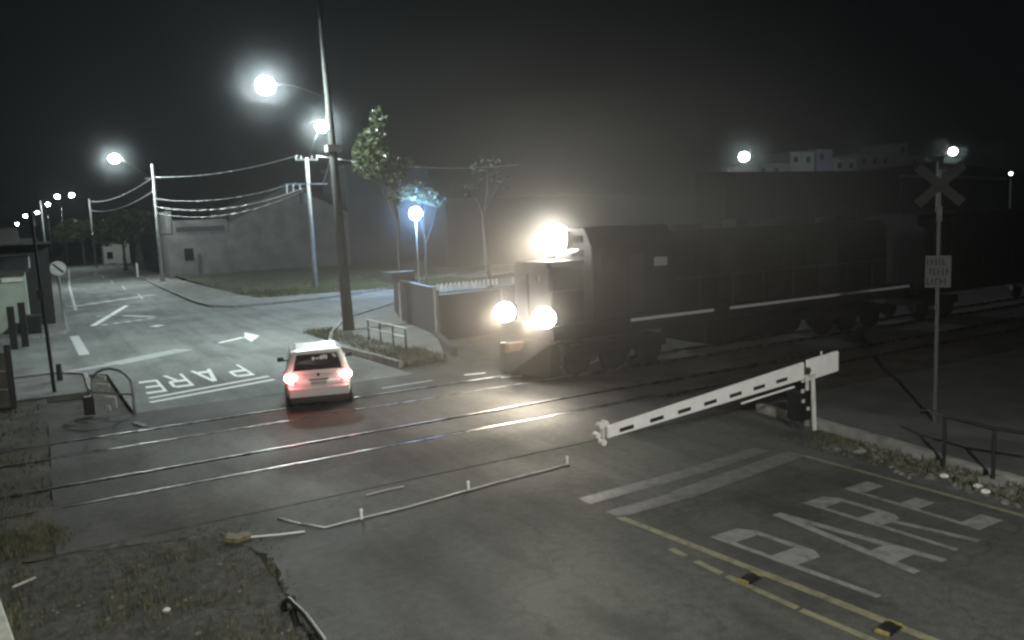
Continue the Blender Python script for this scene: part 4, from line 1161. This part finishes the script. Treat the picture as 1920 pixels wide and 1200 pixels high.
t = pole("tiny low light at the far right edge", (70, 35), (70, 35, .9), .06, .05, "street_lamp", M_CONC)
MB().ball((0, 0, 1.0), .13, 1.6, 1, .7, 10, 8).build("lamp_lens", lamp_mat("lamp_glow_far_dim", COOL, 6), t)

# ------------------------------------------------------------------ night air
hz = MB().box((150, 330, 14.5), (900, 760, 33)).build("haze", None)
m = bpy.data.materials.new("night_haze")
m.use_nodes = True
nt = m.node_tree
nt.nodes.clear()
pv = nt.nodes.new("ShaderNodeVolumePrincipled")
pv.inputs["Color"].default_value = (0.9, 0.92, 0.95, 1)
pv.inputs["Density"].default_value = 0.0003
pv.inputs["Anisotropy"].default_value = 0.25
out = nt.nodes.new("ShaderNodeOutputMaterial")
nt.links.new(pv.outputs[0], out.inputs["Volume"])
hz.data.materials.append(m)
hz["kind"] = "stuff"
hz["label"] = "thin misty night air over the whole crossing"
hz["category"] = "haze"

# dusty exhaust smoke hanging round the nose of the locomotive: dense at the heart, thinning outwards
def smoke(name, label, c, r, dens, col, power, cat="smoke"):
    o = MB().ball((0, 0, 0), 1.0, 1, 1, 1, 32, 20).build(name, None, None, True, loc=c)
    o.scale = r
    m = bpy.data.materials.new(name)
    m.use_nodes = True
    nt = m.node_tree
    nt.nodes.clear()
    tc = nt.nodes.new("ShaderNodeTexCoord")
    ln = nt.nodes.new("ShaderNodeVectorMath")
    ln.operation = 'LENGTH'
    nt.links.new(tc.outputs["Object"], ln.inputs[0])
    mr = nt.nodes.new("ShaderNodeMapRange")
    mr.inputs[1].default_value, mr.inputs[2].default_value, mr.inputs[3].default_value, mr.inputs[4].default_value = 0, 1, 1, 0
    nt.links.new(ln.outputs["Value"], mr.inputs[0])
    pw = nt.nodes.new("ShaderNodeMath")
    pw.operation = 'POWER'
    pw.inputs[1].default_value = power
    nt.links.new(mr.outputs[0], pw.inputs[0])
    nz = nt.nodes.new("ShaderNodeTexNoise")
    nz.inputs["Scale"].default_value = 2.4
    nz.inputs["Detail"].default_value = 3
    nt.links.new(tc.outputs["Object"], nz.inputs["Vector"])
    nr = nt.nodes.new("ShaderNodeMapRange")
    nr.inputs[1].default_value, nr.inputs[2].default_value, nr.inputs[3].default_value, nr.inputs[4].default_value = .3, .7, dens * .6, dens * 1.4
    nt.links.new(nz.outputs[0], nr.inputs[0])
    ml = nt.nodes.new("ShaderNodeMath")
    ml.operation = 'MULTIPLY'
    nt.links.new(pw.outputs[0], ml.inputs[0])
    nt.links.new(nr.outputs[0], ml.inputs[1])
    v = nt.nodes.new("ShaderNodeVolumePrincipled")
    v.inputs["Color"].default_value = (*col, 1)
    v.inputs["Anisotropy"].default_value = 0.1
    nt.links.new(ml.outputs[0], v.inputs["Density"])
    out = nt.nodes.new("ShaderNodeOutputMaterial")
    nt.links.new(v.outputs[0], out.inputs["Volume"])
    o.data.materials.append(m)
    stuff(o, label, cat)
smoke("exhaust_smoke", "brownish dusty smoke glowing round the locomotive nose", (13.4, 18.2, 3.4), (14.0, 11.0, 9.0), .046, (0.80, 0.73, 0.65), 2.1)
# volume puffs added round the brightest lamps to imitate lens bloom
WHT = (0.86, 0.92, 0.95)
for lb, c, r, d in (("added halo puff round the highest street lamp", (8.65, 34, 10.5), 2.5, .013), ("added halo puff round the lamp on crossarm pole", (19.2, 60, 12.3), 3.4, .016), ("added halo puff round the lamp at far street corner", (7.2, 87.5, 12.3), 3.6, .010),
                    ("added blue halo puff round the low lamp post", (22.93, 52, 5.46), 3.6, .034), ("added halo puff round the lamp left of rooftops", (63.6, 60, 10.3), 4.5, .02), ("added halo puff round the small lamp above crossbuck", (58.63, 35, 8.38), 2.6, .05)):
    smoke("halo", lb, c, (r, r, r), d, WHT, 2.2, "halo")
for lb, c, r, d in (("added bloom puff at the upper locomotive headlight", (13.0, 19.73, 4.0), 1.9, .14), ("added bloom puff at the left lower locomotive light", (11.85, 20.79, 1.86), 1.4, .16), ("added bloom puff at the right lower locomotive light", (11.85, 18.61, 1.86), 1.4, .16)):
    smoke("bloom", lb, c, (r, r, r), d, (0.9, 0.87, 0.82), 2.6, "bloom")  # small dense volumes added at the loco lights for a soft bloom edge
# bits of pale litter on the stony verge
for k, (x, y, lb) in enumerate(((12.62, 7.55, "bright scrap of litter nearest the first guard-rail post"), (12.55, 6.95, "bright scrap of litter between the guard-rail posts"), (12.4, 6.75, "bright scrap of litter closest to the edge line"), (12.75, 9.25, "flat pale slab fragment at the barrier end of the rubble"))):
    w = .16 if k == 3 else .05
    tag(MB().prism([(-w, -.03), (w * .8, -.05), (w, .04), (-w * .7, .05)], 0, .045).build("litter", M_BOOM if k < 3 else M_KERB, None, loc=(x, y, .0)), lb, "litter")
